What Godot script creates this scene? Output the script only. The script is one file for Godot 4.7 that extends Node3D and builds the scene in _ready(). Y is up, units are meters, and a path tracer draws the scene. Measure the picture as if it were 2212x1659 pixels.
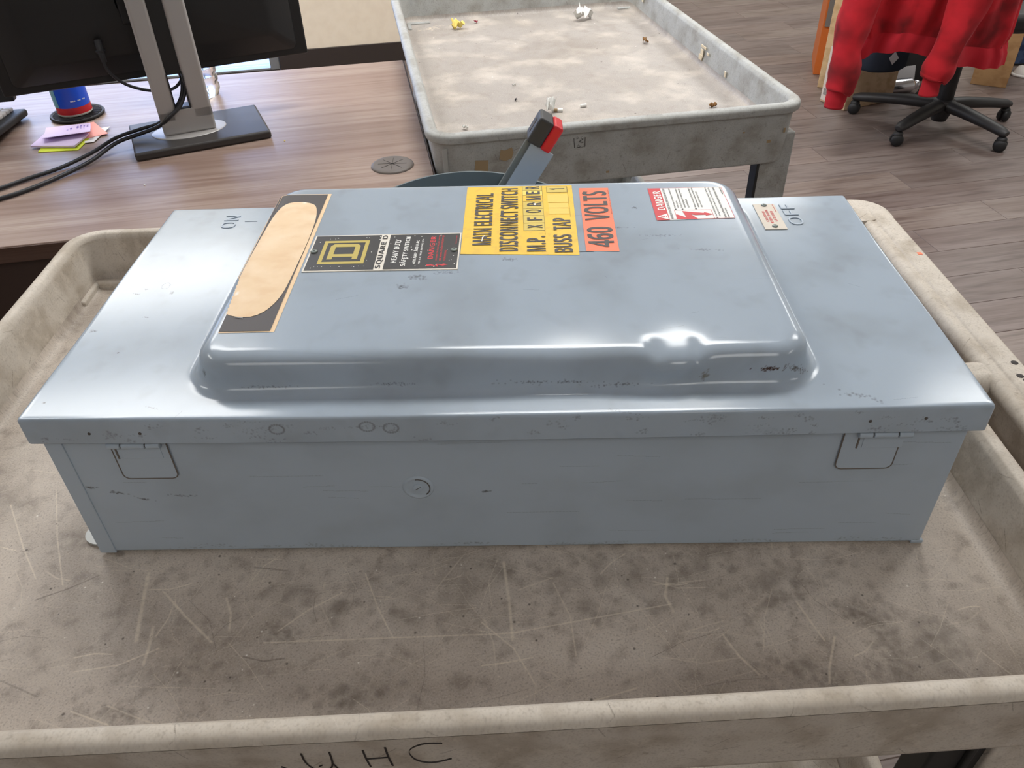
extends Node3D
# A steel disconnect-switch box lying in the tray of a plastic utility cart, desk and second cart behind.

const ROOM_TURN := deg_to_rad(11.0)
const LID_Y := 0.1824          # lid height above the tray floor, in the switch box's own frame
const TRAY_Y := 0.734
var M := {}                    # materials
var used := {}                 # names taken by top-level objects
var rng := RandomNumberGenerator.new()

# ------------------------------------------------------------------ mesh builder
class Shape:
	var v := PackedVector3Array()
	var n := PackedVector3Array()
	var t := PackedVector2Array()
	var i := PackedInt32Array()

	func quad(a: Vector3, b: Vector3, c: Vector3, d: Vector3, ua := Vector2(0, 0), ub := Vector2(1, 0), uc := Vector2(1, 1), ud := Vector2(0, 1)) -> void:
		# a b c d counter-clockwise seen from the front
		var nn := (b - a).cross(c - a).normalized()
		var k := v.size()
		v.append_array([a, b, c, d])
		n.append_array([nn, nn, nn, nn])
		t.append_array([ua, ub, uc, ud])
		i.append_array([k, k + 2, k + 1, k, k + 3, k + 2])

	func grid(rows: Array, uvs: Array = [], wrap := false, flip := 0) -> void:
		# smooth surface through rows of points; flip 0 turns a closed surface outwards by its volume
		var h := rows.size()
		var w: int = rows[0].size()
		var k := v.size()
		var pts := PackedVector3Array()
		for r in rows:
			pts.append_array(r)
		var mid := Vector3.ZERO
		for p in pts:
			mid += p
		mid /= pts.size()
		var nrm := PackedVector3Array()
		nrm.resize(pts.size())
		var vol := 0.0
		for y in h - 1:
			for x in w - 1:
				var a := y * w + x
				var b := a + 1
				var c := a + w + 1
				var d := a + w
				var f := (pts[c] - pts[a]).cross(pts[b] - pts[d])
				vol += f.dot((pts[a] + pts[b] + pts[c] + pts[d]) * 0.25 - mid)
				nrm[a] += f
				nrm[b] += f
				nrm[c] += f
				nrm[d] += f
		if wrap:
			for y in h:
				var s := nrm[y * w] + nrm[y * w + w - 1]
				nrm[y * w] = s
				nrm[y * w + w - 1] = s
		var sgn := 1.0
		if flip == 0:
			sgn = 1.0 if vol >= 0.0 else -1.0
		elif flip < 0:
			sgn = -1.0
		for q in nrm.size():
			nrm[q] = nrm[q].normalized() * sgn if nrm[q].length_squared() > 1e-20 else Vector3.UP
		v.append_array(pts)
		n.append_array(nrm)
		if uvs.is_empty():
			for p in pts:
				t.append(Vector2(p.x, p.z))
		else:
			for r in uvs:
				t.append_array(r)
		for y in h - 1:
			for x in w - 1:
				var a := k + y * w + x
				if sgn > 0:
					i.append_array([a, a + 1, a + w + 1, a, a + w + 1, a + w])
				else:
					i.append_array([a, a + w + 1, a + 1, a, a + w, a + w + 1])

	func rbox(c: Vector3, size: Vector3, r := 0.003, b := Basis.IDENTITY, seg := 1) -> void:
		var h := size * 0.5
		r = minf(r, minf(h.x, minf(h.y, h.z)) * 0.999)
		for ax in 3:
			var u := (ax + 1) % 3
			var w := (ax + 2) % 3
			var cu := PackedFloat32Array()
			var cw := PackedFloat32Array()
			for s in [-1.0, 1.0]:
				for q in seg + 1:
					var f := tan(PI / 4.0 * q / seg)
					if s < 0:
						f = tan(PI / 4.0 * (seg - q) / seg)
					cu.append(s * (h[u] - r + r * f))
					cw.append(s * (h[w] - r + r * f))
			for side in [-1.0, 1.0]:
				var k := v.size()
				for a in cw:
					for e in cu:
						var p := Vector3.ZERO
						p[ax] = side * h[ax]
						p[u] = e
						p[w] = a
						var q := p.clamp(-(h - Vector3.ONE * r), h - Vector3.ONE * r)
						var d := (p - q).normalized()
						v.append(c + b * (q + d * r))
						n.append(b * d)
						var l := c + q + d * r
						t.append(Vector2(l[u], l[w]) if ax != 0 else Vector2(l.z, l.y))
				var m := cu.size()
				for y in m - 1:
					for x in m - 1:
						var a := k + y * m + x
						if side > 0:
							i.append_array([a, a + m + 1, a + 1, a, a + m, a + m + 1])
						else:
							i.append_array([a, a + 1, a + m + 1, a, a + m + 1, a + m])

	func tube(p: Array, rad: Array, sides := 10, squash := 1.0, caps := true) -> void:
		# a round bar along points; squash flattens it along its second axis
		var rows := []
		var up := Vector3.UP
		var last := p.size() - 1
		for k in p.size():
			var d: Vector3 = (p[mini(k + 1, last)] - p[maxi(k - 1, 0)]).normalized()
			if absf(d.dot(up)) > 0.95:
				up = Vector3.BACK if absf(d.z) < 0.9 else Vector3.RIGHT
			var sx := d.cross(up).normalized()
			up = sx.cross(d).normalized()
			var r: float = rad[k] if rad.size() > 1 else rad[0]
			var row := PackedVector3Array()
			for s in sides + 1:
				var a := TAU * (s % sides) / sides
				row.append(p[k] + sx * cos(a) * r + up * sin(a) * r * squash)
			if k == 0 and caps:
				rows.append(_point_row(p[k], sides))
				rows.append(_pull(row, p[k], 0.6, d * -r * 0.0))
			rows.append(row)
			if k == last and caps:
				rows.append(_pull(row, p[k], 0.6, Vector3.ZERO))
				rows.append(_point_row(p[k], sides))
		grid(rows, [], true)

	func _point_row(p: Vector3, sides: int) -> PackedVector3Array:
		var r := PackedVector3Array()
		for s in sides + 1:
			r.append(p)
		return r

	func _pull(row: PackedVector3Array, c: Vector3, f: float, off: Vector3) -> PackedVector3Array:
		var r := PackedVector3Array()
		for q in row:
			r.append(c + (q - c) * f + off)
		return r

	func lathe(prof: Array, sides := 24, xf := Transform3D.IDENTITY, uvwrap := false) -> void:
		# profile of Vector2(radius, height) turned about y
		var rows := []
		var uv := []
		for q in prof.size():
			var row := PackedVector3Array()
			var ur := PackedVector2Array()
			for s in sides + 1:
				var a := TAU * (s % sides) / sides
				row.append(xf * Vector3(cos(a) * prof[q].x, prof[q].y, sin(a) * prof[q].x))
				ur.append(Vector2(float(s) / sides, float(q) / (prof.size() - 1)))
			rows.append(row)
			uv.append(ur)
		grid(rows, uv if uvwrap else [], true)

	func prism(poly: PackedVector2Array, z0: float, z1: float, xf := Transform3D.IDENTITY) -> void:
		# a flat outline in x, y given thickness from z0 to z1
		if Geometry2D.is_polygon_clockwise(poly):
			poly = poly.duplicate()
			poly.reverse()
		var tri := Geometry2D.triangulate_polygon(poly)
		for side in 2:
			var z := z1 if side == 0 else z0
			var nn := xf.basis * Vector3(0, 0, 1 if side == 0 else -1)
			var k := v.size()
			for p in poly:
				v.append(xf * Vector3(p.x, p.y, z))
				n.append(nn.normalized())
				t.append(p)
			for q in range(0, tri.size(), 3):
				var a := tri[q]
				var b := tri[q + 1]
				var c := tri[q + 2]
				var ccw := (poly[b] - poly[a]).cross(poly[c] - poly[a]) > 0
				if ccw == (side == 0):
					i.append_array([k + a, k + c, k + b])
				else:
					i.append_array([k + a, k + b, k + c])
		for q in poly.size():
			var a := poly[q]
			var b := poly[(q + 1) % poly.size()]
			quad(xf * Vector3(a.x, a.y, z0), xf * Vector3(b.x, b.y, z0), xf * Vector3(b.x, b.y, z1), xf * Vector3(a.x, a.y, z1), a, b, b, a)

	func flat(poly: PackedVector2Array, y: float) -> void:
		# a thin film lying at height y, outline in x, z
		var tri := Geometry2D.triangulate_polygon(poly)
		var k := v.size()
		for p in poly:
			v.append(Vector3(p.x, y, p.y))
			n.append(Vector3.UP)
			t.append(p)
		for q in range(0, tri.size(), 3):
			var a := tri[q]
			var b := tri[q + 1]
			var c := tri[q + 2]
			if (poly[b] - poly[a]).cross(poly[c] - poly[a]) > 0:
				i.append_array([k + a, k + b, k + c])
			else:
				i.append_array([k + a, k + c, k + b])

	func mesh() -> ArrayMesh:
		var a := []
		a.resize(Mesh.ARRAY_MAX)
		a[Mesh.ARRAY_VERTEX] = v
		a[Mesh.ARRAY_NORMAL] = n
		a[Mesh.ARRAY_TEX_UV] = t
		a[Mesh.ARRAY_INDEX] = i
		var m := ArrayMesh.new()
		m.add_surface_from_arrays(Mesh.PRIMITIVE_TRIANGLES, a)
		return m


# ------------------------------------------------------------------ scene helpers
func numbered(called: String) -> String:
	var k: int = used.get(called, 0)
	used[called] = k + 1
	return called if k == 0 else "%s_%03d" % [called, k]

func obj(called: String, s: Shape, m: Material, parent: Node = self) -> MeshInstance3D:
	var o := MeshInstance3D.new()
	o.name = numbered(called) if parent == self else called
	o.mesh = s.mesh()
	o.material_override = m
	o.cast_shadow = GeometryInstance3D.SHADOW_CASTING_SETTING_ON
	parent.add_child(o, true)
	return o

func tag(o: Node3D, label: String, category: String, group := "") -> Node3D:
	o.set_meta("label", label)
	o.set_meta("category", category)
	if group:
		o.set_meta("group", group)
	return o

func struct_tag(o: Node3D, label: String, category: String) -> Node3D:
	tag(o, label, category)
	o.set_meta("kind", "structure")
	return o

func thing(called: String, label: String, category: String, at := Vector3.ZERO, turn := 0.0, group := "") -> Node3D:
	var o := Node3D.new()
	o.name = numbered(called)
	add_child(o)
	o.position = at
	o.rotation.y = turn
	tag(o, label, category, group)
	return o

func rrect(x0: float, x1: float, z0: float, z1: float, r: float, y: float, nx: int, nz: int, nc: int) -> PackedVector3Array:
	# rounded rectangle, closed, starting on the front side, the same count of points whatever its size
	r = clampf(r, 0.0004, minf(x1 - x0, z1 - z0) * 0.4999)
	var p := PackedVector3Array()
	for k in nx:
		p.append(Vector3(lerpf(x0 + r, x1 - r, float(k) / nx), y, z1))
	for k in nc:
		var a := PI / 2 * k / nc
		p.append(Vector3(x1 - r + sin(a) * r, y, z1 - r + cos(a) * r))
	for k in nz:
		p.append(Vector3(x1, y, lerpf(z1 - r, z0 + r, float(k) / nz)))
	for k in nc:
		var a := PI / 2 * k / nc
		p.append(Vector3(x1 - r + cos(a) * r, y, z0 + r - sin(a) * r))
	for k in nx:
		p.append(Vector3(lerpf(x1 - r, x0 + r, float(k) / nx), y, z0))
	for k in nc:
		var a := PI / 2 * k / nc
		p.append(Vector3(x0 + r - sin(a) * r, y, z0 + r - cos(a) * r))
	for k in nz:
		p.append(Vector3(x0, y, lerpf(z0 + r, z1 - r, float(k) / nz)))
	for k in nc:
		var a := PI / 2 * k / nc
		p.append(Vector3(x0 + r - cos(a) * r, y, z1 - r + sin(a) * r))
	p.append(p[0])
	return p

func smooth_path(p: Array, per := 6) -> Array:
	var out := []
	for k in p.size() - 1:
		var a = p[maxi(k - 1, 0)]
		var d = p[mini(k + 2, p.size() - 1)]
		for s in per:
			out.append(p[k].cubic_interpolate(p[k + 1], a, d, float(s) / per))
	out.append(p[-1])
	return out

# ------------------------------------------------------------------ textures
func layer(w: int, h: int, freq: float, sd: int, col: Color, lo: float, hi: float, most: float, oct := 4, seamless := false, sx := 1.0) -> Image:
	# a coloured film whose cover follows noise; sx > 1 draws the grain out along x
	var nz := FastNoiseLite.new()
	nz.seed = sd
	nz.frequency = freq
	nz.noise_type = FastNoiseLite.TYPE_SIMPLEX_SMOOTH
	nz.fractal_octaves = oct
	var w0 := int(w / sx)
	var im := nz.get_seamless_image(w0, h) if seamless else nz.get_image(w0, h)
	im.convert(Image.FORMAT_L8)
	var lut := PackedInt32Array()
	lut.resize(256)
	var base := int(col.r * 255) | (int(col.g * 255) << 8) | (int(col.b * 255) << 16)
	for k in 256:
		var a := smoothstep(lo, hi, k / 255.0) if hi > lo else 1.0 - smoothstep(hi, lo, k / 255.0)
		lut[k] = base | (int(a * most * 255.0) << 24)
	var d := im.get_data()
	var o := PackedInt32Array()
	o.resize(d.size())
	for k in d.size():
		o[k] = lut[d[k]]
	var out := Image.create_from_data(w0, h, false, Image.FORMAT_RGBA8, o.to_byte_array())
	if w0 != w:
		out.resize(w, h, Image.INTERPOLATE_CUBIC)
	return out

func canvas(w: int, h: int, col: Color) -> Image:
	var im := Image.create(w, h, false, Image.FORMAT_RGBA8)
	im.fill(col)
	return im

func over(im: Image, l: Image) -> void:
	if l.get_size() != im.get_size():
		l.resize(im.get_width(), im.get_height(), Image.INTERPOLATE_BILINEAR)
	im.blend_rect(l, Rect2i(Vector2i.ZERO, l.get_size()), Vector2i.ZERO)

func dab(im: Image, x: float, y: float, r: float, col: Color, most: float) -> void:
	# a soft round smudge
	for py in range(int(y - r), int(y + r) + 2):
		for px in range(int(x - r), int(x + r) + 2):
			if px >= 0 and py >= 0 and px < im.get_width() and py < im.get_height():
				var f := 1.0 - Vector2(px - x, py - y).length() / r
				if f > 0:
					var c := im.get_pixel(px, py)
					im.set_pixel(px, py, c.lerp(col, minf(1.0, f * 1.6) * most))

func smudge(im: Image, c: Vector2, size: Vector2, turn: float, col: Color, most: float, spots := 40) -> void:
	# an irregular stain made of many small dabs
	for k in spots:
		var q := Vector2(rng.randfn(0, 0.45) * size.x, rng.randfn(0, 0.45) * size.y).rotated(turn)
		dab(im, c.x + q.x, c.y + q.y, rng.randf_range(0.08, 0.3) * minf(size.x, size.y) + 1.0, col, most * rng.randf_range(0.3, 1.0))

func scratch(im: Image, pts: Array, wide: float, col: Color, most: float) -> void:
	for k in pts.size() - 1:
		var a: Vector2 = pts[k]
		var b: Vector2 = pts[k + 1]
		var steps := int(a.distance_to(b) / maxf(wide * 0.6, 0.8)) + 1
		for s in steps:
			var f := float(s) / steps
			var p := a.lerp(b, f)
			if wide <= 1.3:
				var x := int(p.x)
				var y := int(p.y)
				if x >= 0 and y >= 0 and x < im.get_width() and y < im.get_height():
					im.set_pixel(x, y, im.get_pixel(x, y).lerp(col, most * rng.randf_range(0.4, 1.0)))
			else:
				dab(im, p.x, p.y, wide, col, most * rng.randf_range(0.3, 0.8))

func tex(im: Image) -> ImageTexture:
	im.generate_mipmaps()
	return ImageTexture.create_from_image(im)

func mat(called: String, col: Color, rough: float, o := {}) -> StandardMaterial3D:
	var m := StandardMaterial3D.new()
	m.resource_name = called
	m.albedo_color = col
	m.roughness = rough
	m.metallic = o.get("metal", 0.0)
	m.metallic_specular = o.get("spec", 0.5)
	if o.has("tex"):
		m.albedo_texture = o.tex
	if o.has("tri"):
		m.uv1_triplanar = true
		m.uv1_scale = Vector3.ONE * float(o.tri)
	if o.has("scale"):
		m.uv1_scale = o.scale
	if o.has("bump"):
		m.heightmap_enabled = true
		m.heightmap_texture = o.bump
		m.heightmap_scale = o.get("deep", 0.1)
	if o.has("rim"):
		m.rim_enabled = true
		m.rim = o.rim
		m.rim_tint = 0.6
	M[called] = m
	return m

func rgb(r: int, g: int, b: int) -> Color:
	return Color(r / 255.0, g / 255.0, b / 255.0)

func gauss(x: float) -> float:
	return exp(-x * x)

func settle(s: Shape) -> Shape:
	# print on the raised panel follows the slight waves of its sheet
	for k in s.v.size():
		s.v[k].y += cover_y(s.v[k].x, s.v[k].z) - (LID_Y + 0.0312)
	return s

# lettering cut from a font, laid on a level surface: zs..ze from first to last letter, xb..xt from foot to cap
func lettering(s: Shape, text: String, xb: float, xt: float, zs: float, ze: float, y: float, bold := true, curve := 1.5, lift := 0.0) -> void:
	put_text(s, text, Vector3(xb, y, zs), Vector3(xb, y, ze), Vector3(xt, y, zs), bold, curve, lift)

func put_text(s: Shape, text: String, foot: Vector3, foot_end: Vector3, cap: Vector3, bold := true, curve := 1.5, lift := 0.0) -> void:
	var f := SystemFont.new()
	f.font_names = PackedStringArray(["Droid Sans"])
	f.font_weight = 700 if bold else 400
	var tm := TextMesh.new()
	tm.font = f
	tm.font_size = 64
	tm.text = text
	tm.depth = 0.02
	tm.curve_step = curve
	tm.pixel_size = 0.01
	var a := tm.surface_get_arrays(0)
	var pv: PackedVector3Array = a[Mesh.ARRAY_VERTEX]
	var pi = a[Mesh.ARRAY_INDEX]
	var idx: PackedInt32Array = pi if pi != null else PackedInt32Array(range(pv.size()))
	var lo := Vector3.INF
	var hi := -Vector3.INF
	for p in pv:
		lo = lo.min(p)
		hi = hi.max(p)
	var right := foot_end - foot
	var up := cap - foot
	var out := right.cross(up).normalized()
	var k := s.v.size()
	var map := {}
	for q in range(0, idx.size(), 3):
		var za := pv[idx[q]].z
		var zb := pv[idx[q + 1]].z
		var zc := pv[idx[q + 2]].z
		var face := minf(za, minf(zb, zc)) > hi.z - 1e-4
		if not face and lift <= 0.0:
			continue
		if maxf(za, maxf(zb, zc)) < lo.z + 1e-4:
			continue
		var w := []
		for e in 3:
			var p := pv[idx[q + e]]
			w.append(foot + right * ((p.x - lo.x) / (hi.x - lo.x)) + up * ((p.y - lo.y) / (hi.y - lo.y)) + out * lift * ((p.z - lo.z) / (hi.z - lo.z)))
		var nn: Vector3 = (w[2] - w[0]).cross(w[1] - w[0]).normalized()
		for e in 3:
			s.v.append(w[e])
			s.n.append(out if face else nn)
			s.t.append(Vector2(w[e].x, w[e].z))
			s.i.append(s.v.size() - 1)

# ------------------------------------------------------------------ the scene
func _ready() -> void:
	rng.seed = 7
	# camera
	var cam := Camera3D.new()
	cam.name = "camera"
	var fwd := Vector3(-0.01953359, -0.62220006, -0.78261454)
	var right := Vector3(0.9996774, -0.02486418, -0.00518363)
	var up := Vector3(0.01623381, 0.78246333, -0.62248503)
	cam.transform = Transform3D(Basis(right, up, -fwd).orthonormalized(), Vector3(0.02299, 1.35, 0.90191))
	cam.fov = 51.315
	cam.near = 0.02
	cam.far = 100.0
	add_child(cam)
	# sky, seen only through the glazed door
	var env := Environment.new()
	env.background_mode = Environment.BG_SKY
	var sky := Sky.new()
	var sm := ProceduralSkyMaterial.new()
	sm.sky_top_color = Color(0.42, 0.58, 0.85)
	sm.sky_horizon_color = Color(0.82, 0.88, 0.98)
	sm.ground_horizon_color = Color(0.75, 0.78, 0.82)
	sm.ground_bottom_color = Color(0.5, 0.5, 0.5)
	sm.sky_energy_multiplier = 3.0
	sky.sky_material = sm
	env.sky = sky
	env.tonemap_mode = Environment.TONE_MAPPER_LINEAR
	env.tonemap_exposure = EXPOSURE
	env.sdfgi_enabled = true
	env.ssao_enabled = true
	env.ssil_enabled = true
	var we := WorldEnvironment.new()
	we.name = "world"
	we.environment = env
	add_child(we)
	make_materials()
	# ceiling lights (room axes u, v): the lid mirrors the first two on its left end
	for p in LIGHTS:
		ceiling_light(p[0], p[1], p[2], p[3])
	room()
	front_cart()
	switch_box()
	rear_cart()
	desk()
	desk_things()
	chair_corner()
	cart_litter()

const EXPOSURE := 0.79
const CEILING := 2.75
const LIGHTS := [[-1.406, -3.2, 0.8, 1], [-1.36, -1.915, 1.0, 1], [2.57, -1.15, 1.0, 1], [0.54, -1.2, 1.4, 1], [0.45, 2.4, 0.36, 0], [-3.2, -0.6, 0.8, 0], [2.6, 2.0, 0.36, 0], [-1.6, 2.4, 0.3, 0], [4.2, -3.6, 1.0, 0], [2.4, -6.0, 1.0, 0], [2.25, -3.9, 0.8, 0]]

func room_point(u: float, y: float, v: float) -> Vector3:
	return Vector3(u, y, v).rotated(Vector3.UP, ROOM_TURN)

func ceiling_light(u: float, v: float, power: float, turned: int) -> void:
	var t := thing("ceiling_light", "recessed fluorescent ceiling light with a milky diffuser, one of several in the office ceiling", "ceiling light", room_point(u, CEILING - 0.03, v), ROOM_TURN + (PI / 2 if turned else 0.0), "ceiling lights")
	var f := Shape.new()
	for s in [-1.0, 1.0]:
		f.rbox(Vector3(s * 0.31, 0, 0), Vector3(0.03, 0.03, 1.25), 0.003)
		f.rbox(Vector3(0, 0, s * 0.61), Vector3(0.65, 0.03, 0.03), 0.003)
	obj("frame", f, M.white_metal, t)
	var d := Shape.new()
	d.rbox(Vector3(0, 0.006, 0), Vector3(0.592, 0.012, 1.192), 0.002)
	obj("diffuser", d, M.lamp_glow, t)
	var l := AreaLight3D.new()
	l.name = "light"
	l.area_size = Vector2(0.57, 1.17)
	l.light_energy = 3.6 * power
	l.light_color = Color(1.0, 1.0, 0.99)
	l.shadow_enabled = true
	l.set("area_range", 20.0)
	l.rotation.x = -PI / 2
	l.position.y = -0.012
	t.add_child(l)

func make_materials() -> void:
	# --- steel paint with dirt and rust; the picture is laid over the cover from above (0.92 x 0.48 m)
	var im := canvas(2048, 1024, Color(1, 1, 1))
	over(im, layer(512, 256, 0.012, 3, rgb(214, 210, 204), 0.35, 0.95, 0.35))
	over(im, layer(1024, 512, 0.02, 4, rgb(206, 200, 194), 0.6, 1.0, 0.2, 3))
	var rust := rgb(120, 96, 78)
	var grime := rgb(150, 146, 140)
	for q in [[0.269, 0.119, 9, 4], [0.264, 0.185, 10, 16], [0.266, 0.2, 12, 10], [0.264, 0.22, 6, 14], [0.264, 0.272, 5, 6], [0.267, 0.295, 5, 8], [0.255, 0.16, 12, 5], [0.266, 0.15, 6, 10]]:
		smudge(im, cpx(q[0], q[1]), Vector2(q[2], q[3]), 0.1, rust, 0.4, 26)
	smudge(im, cpx(0.221, 0.349), Vector2(26, 5), 0.0, rgb(86, 52, 40), 0.75, 60)
	smudge(im, cpx(0.245, 0.347), Vector2(44, 8), -0.05, rgb(140, 124, 110), 0.55, 60)
	smudge(im, cpx(0.168, 0.352), Vector2(9, 12), 0.0, rgb(170, 152, 128), 0.5, 30)
	for q in [[0.02, 0.357, 60, 5], [-0.09, 0.357, 50, 4], [0.1, 0.361, 60, 6], [0.06, 0.357, 40, 4], [-0.2, 0.358, 60, 3]]:
		smudge(im, cpx(q[0], q[1]), Vector2(q[2], q[3]), 0.0, rgb(112, 104, 98), 0.35, 46)
	for q in [[0.139, 0.091, 9, 4], [0.194, 0.182, 30, 4], [-0.084, 0.226, 24, 12], [-0.096, 0.243, 12, 10], [0.007, 0.194, 20, 8], [-0.055, 0.217, 30, 8], [0.2, 0.11, 30, 6], [0.12, 0.13, 30, 6], [-0.25, 0.34, 9, 9], [0.16, 0.15, 40, 5]]:
		smudge(im, cpx(q[0], q[1]), Vector2(q[2], q[3]), 0.1, grime, 0.35, 40)
	for q in [[-0.345, 0.195, 6, 8], [-0.381, 0.196, 9, 4], [-0.375, 0.187, 5, 3], [-0.356, 0.24, 8, 2], [-0.399, 0.263, 12, 5], [-0.396, 0.372, 3, 3], [-0.36, 0.3, 2, 2], [-0.3, 0.38, 20, 2], [0.1, 0.392, 40, 3], [0.3, 0.378, 50, 12]]:
		smudge(im, cpx(q[0], q[1]), Vector2(q[2], q[3]), 0.3, rgb(140, 132, 126), 0.4, 26)
	for k in 14:
		var a := TAU * k / 14
		dab(im, cpx(-0.356, 0.181).x + cos(a) * 9, cpx(-0.356, 0.181).y + sin(a) * 13, 2, rgb(150, 146, 142), 0.6)
	# stains on the turned-down front edge
	for k in 60:
		smudge(im, Vector2(rng.randf_range(150, 1900), rng.randf_range(934, 985)), Vector2(rng.randf_range(6, 30), rng.randf_range(3, 9)), 0, rgb(160, 152, 144), 0.3, 14)
	for q in [[-0.113, 0.405], [-0.093, 0.407], [-0.19, 0.407]]:
		for k in 18:
			var a := TAU * k / 18
			dab(im, cpx(q[0], q[1]).x + cos(a) * 14, cpx(q[0], q[1]).y + sin(a) * 11, 3, rgb(128, 118, 108), 0.4)
	smudge(im, cpx(0.225, 0.418), Vector2(46, 8), 0.0, rgb(235, 235, 235), 0.5, 60)
	for k in 30:
		var p := Vector2(rng.randf_range(60, 1990), rng.randf_range(60, 940))
		scratch(im, [p, p + Vector2(rng.randf_range(-60, 60), rng.randf_range(-20, 20))], 1.0, rgb(222, 226, 230) if k % 2 else rgb(170, 166, 162), 0.35)
	scratch(im, [cpx(-0.185, 0.322), cpx(-0.13, 0.328), cpx(-0.09, 0.334)], 2.0, rgb(240, 242, 244), 0.5)
	var cover_im := im
	mat("cover_paint", PAINT, 0.16, {"tex": tex(cover_im), "spec": 0.42})
	var bi := canvas(1024, 256, Color(1, 1, 1))
	over(bi, layer(512, 128, 0.012, 13, rgb(220, 216, 210), 0.3, 1.0, 0.3))
	for q in [[-0.359, 0.82, 9, 3, 0.3], [-0.337, 0.811, 10, 2, 0.35], [-0.381, 0.827, 6, 3, 0], [-0.017, 0.815, 6, 2, 0], [-0.3, 0.815, 20, 2, 0.1]]:
		smudge(bi, Vector2((q[0] + 0.41) / 0.82 * 1024, (0.89 - q[1]) / 0.16 * 256), Vector2(q[2], q[3]), q[4], rgb(112, 104, 100), 0.5, 24)
	for k in 46:
		smudge(bi, Vector2(rng.randf_range(0, 1024), 245 + rng.randf_range(-14, 10)), Vector2(rng.randf_range(6, 40), 3), 0, rgb(150, 140, 132), 0.3, 14)
	for k in 26:
		var p := Vector2(rng.randf_range(0, 1024), rng.randf_range(20, 240))
		scratch(bi, [p, p + Vector2(rng.randf_range(-90, 90), rng.randf_range(-4, 4))], 1.0, rgb(176, 172, 168), 0.4)
	mat("body_paint", PAINT, 0.42, {"tex": tex(bi), "scale": Vector3(1, 1, 1)})
	mat("paint", PAINT, 0.4)
	mat("paint_bare", rgb(176, 178, 176), 0.45, {"metal": 0.3})
	mat("paint_dark", rgb(92, 104, 108), 0.5)
	mat("flange_paint", rgb(128, 134, 132), 0.5)  # lever flange: grey-green, darker than the lever face
	mat("groove", rgb(84, 78, 74), 0.8)
	mat("paint_seam", rgb(104, 96, 90), 0.8)
	# --- moulded plastic of the carts
	var pl := canvas(512, 512, rgb(236, 234, 230))
	over(pl, layer(512, 512, 0.008, 21, rgb(176, 166, 152), 0.35, 1.0, 0.6, 5, true))
	over(pl, layer(512, 512, 0.06, 22, rgb(140, 130, 120), 0.6, 1.0, 0.4, 4, true))
	over(pl, layer(512, 512, 0.03, 23, rgb(255, 252, 246), 0.45, 1.0, 0.5, 4, true))
	over(pl, layer(512, 512, 0.2, 25, rgb(170, 160, 150), 0.5, 1.0, 0.4, 2, true))
	for k in 120:
		var p := Vector2(rng.randf_range(0, 512), rng.randf_range(0, 512))
		scratch(pl, [p, p + Vector2(rng.randf_range(-26, 26), rng.randf_range(-26, 26))], 1.0, rgb(255, 252, 248) if k % 3 else rgb(96, 88, 80), 0.5)
	var plt := tex(pl)
	var gr := layer(256, 256, 0.09, 24, Color(1, 1, 1), 0.0, 1.0, 1.0, 3, true)
	var grain := canvas(256, 256, Color(0, 0, 0))
	over(grain, gr)
	var grt := tex(grain)
	mat("beige_plastic", rgb(218, 210, 200), 0.62, {"tex": plt, "tri": 3.2, "bump": grt, "deep": 0.03})
	mat("grey_plastic", rgb(188, 191, 192), 0.6, {"tex": plt, "tri": 2.6, "bump": grt, "deep": 0.03})
	M.front_floor = tray_floor_material("front_tray_floor", true)
	M.rear_floor = tray_floor_material("rear_tray_floor", false)
	mat("ink", rgb(52, 46, 44), 0.7)
	mat("tape", rgb(158, 136, 104), 0.6)
	mat("black_metal", rgb(38, 38, 38), 0.55)
	# --- woods
	var wd := canvas(1024, 1024, rgb(255, 255, 255))
	over(wd, layer(1024, 1024, 0.008, 31, rgb(206, 190, 184), 0.2, 0.95, 0.55, 3, true, 8.0))
	over(wd, layer(1024, 1024, 0.04, 32, rgb(180, 158, 150), 0.35, 1.0, 0.5, 4, true, 16.0))
	over(wd, layer(1024, 1024, 0.16, 33, rgb(190, 172, 164), 0.4, 1.0, 0.45, 2, true, 32.0))
	over(wd, layer(1024, 1024, 0.006, 34, rgb(214, 200, 198), 0.4, 1.0, 0.4, 3, true, 2.0))
	var wdt := tex(wd)
	mat("desk_wood", rgb(164, 145, 134), 0.4, {"tex": wdt, "scale": Vector3(0.8, 1.1, 1)})
	mat("desk_dark", rgb(66, 50, 44), 0.5)
	mat("desk_edge", rgb(104, 82, 72), 0.45, {"tex": wdt, "scale": Vector3(0.8, 1.1, 1)})
	var pk := canvas(1024, 512, rgb(255, 255, 255))
	over(pk, layer(1024, 512, 0.014, 41, rgb(200, 188, 182), 0.2, 0.95, 0.6, 4, true, 8.0))
	over(pk, layer(1024, 512, 0.04, 42, rgb(150, 136, 132), 0.5, 1.0, 0.55, 4, true, 10.0))
	over(pk, layer(1024, 512, 0.14, 43, rgb(184, 170, 164), 0.4, 1.0, 0.5, 2, true, 24.0))
	var pkt := tex(pk)
	var tones := [rgb(130, 116, 110), rgb(125, 112, 107), rgb(134, 121, 114), rgb(121, 109, 104)]
	for k in 4:
		mat("plank_%d" % k, tones[k], 0.42, {"tex": pkt, "scale": Vector3(0.7, 1.6, 1)})
	mat("floor_base", rgb(120, 104, 96), 0.5, {"tex": pkt, "tri": 0.8})
	# --- room
	var pn := canvas(256, 256, rgb(255, 255, 255))
	over(pn, layer(256, 256, 0.05, 51, rgb(246, 244, 242), 0.2, 0.9, 0.5, 3, true))
	var pnt := tex(pn)
	mat("cream_wall", rgb(250, 236, 214), 0.75, {"tex": pnt, "tri": 1.2})
	mat("white_wall", rgb(222, 220, 214), 0.8, {"tex": pnt, "tri": 1.2})
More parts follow.
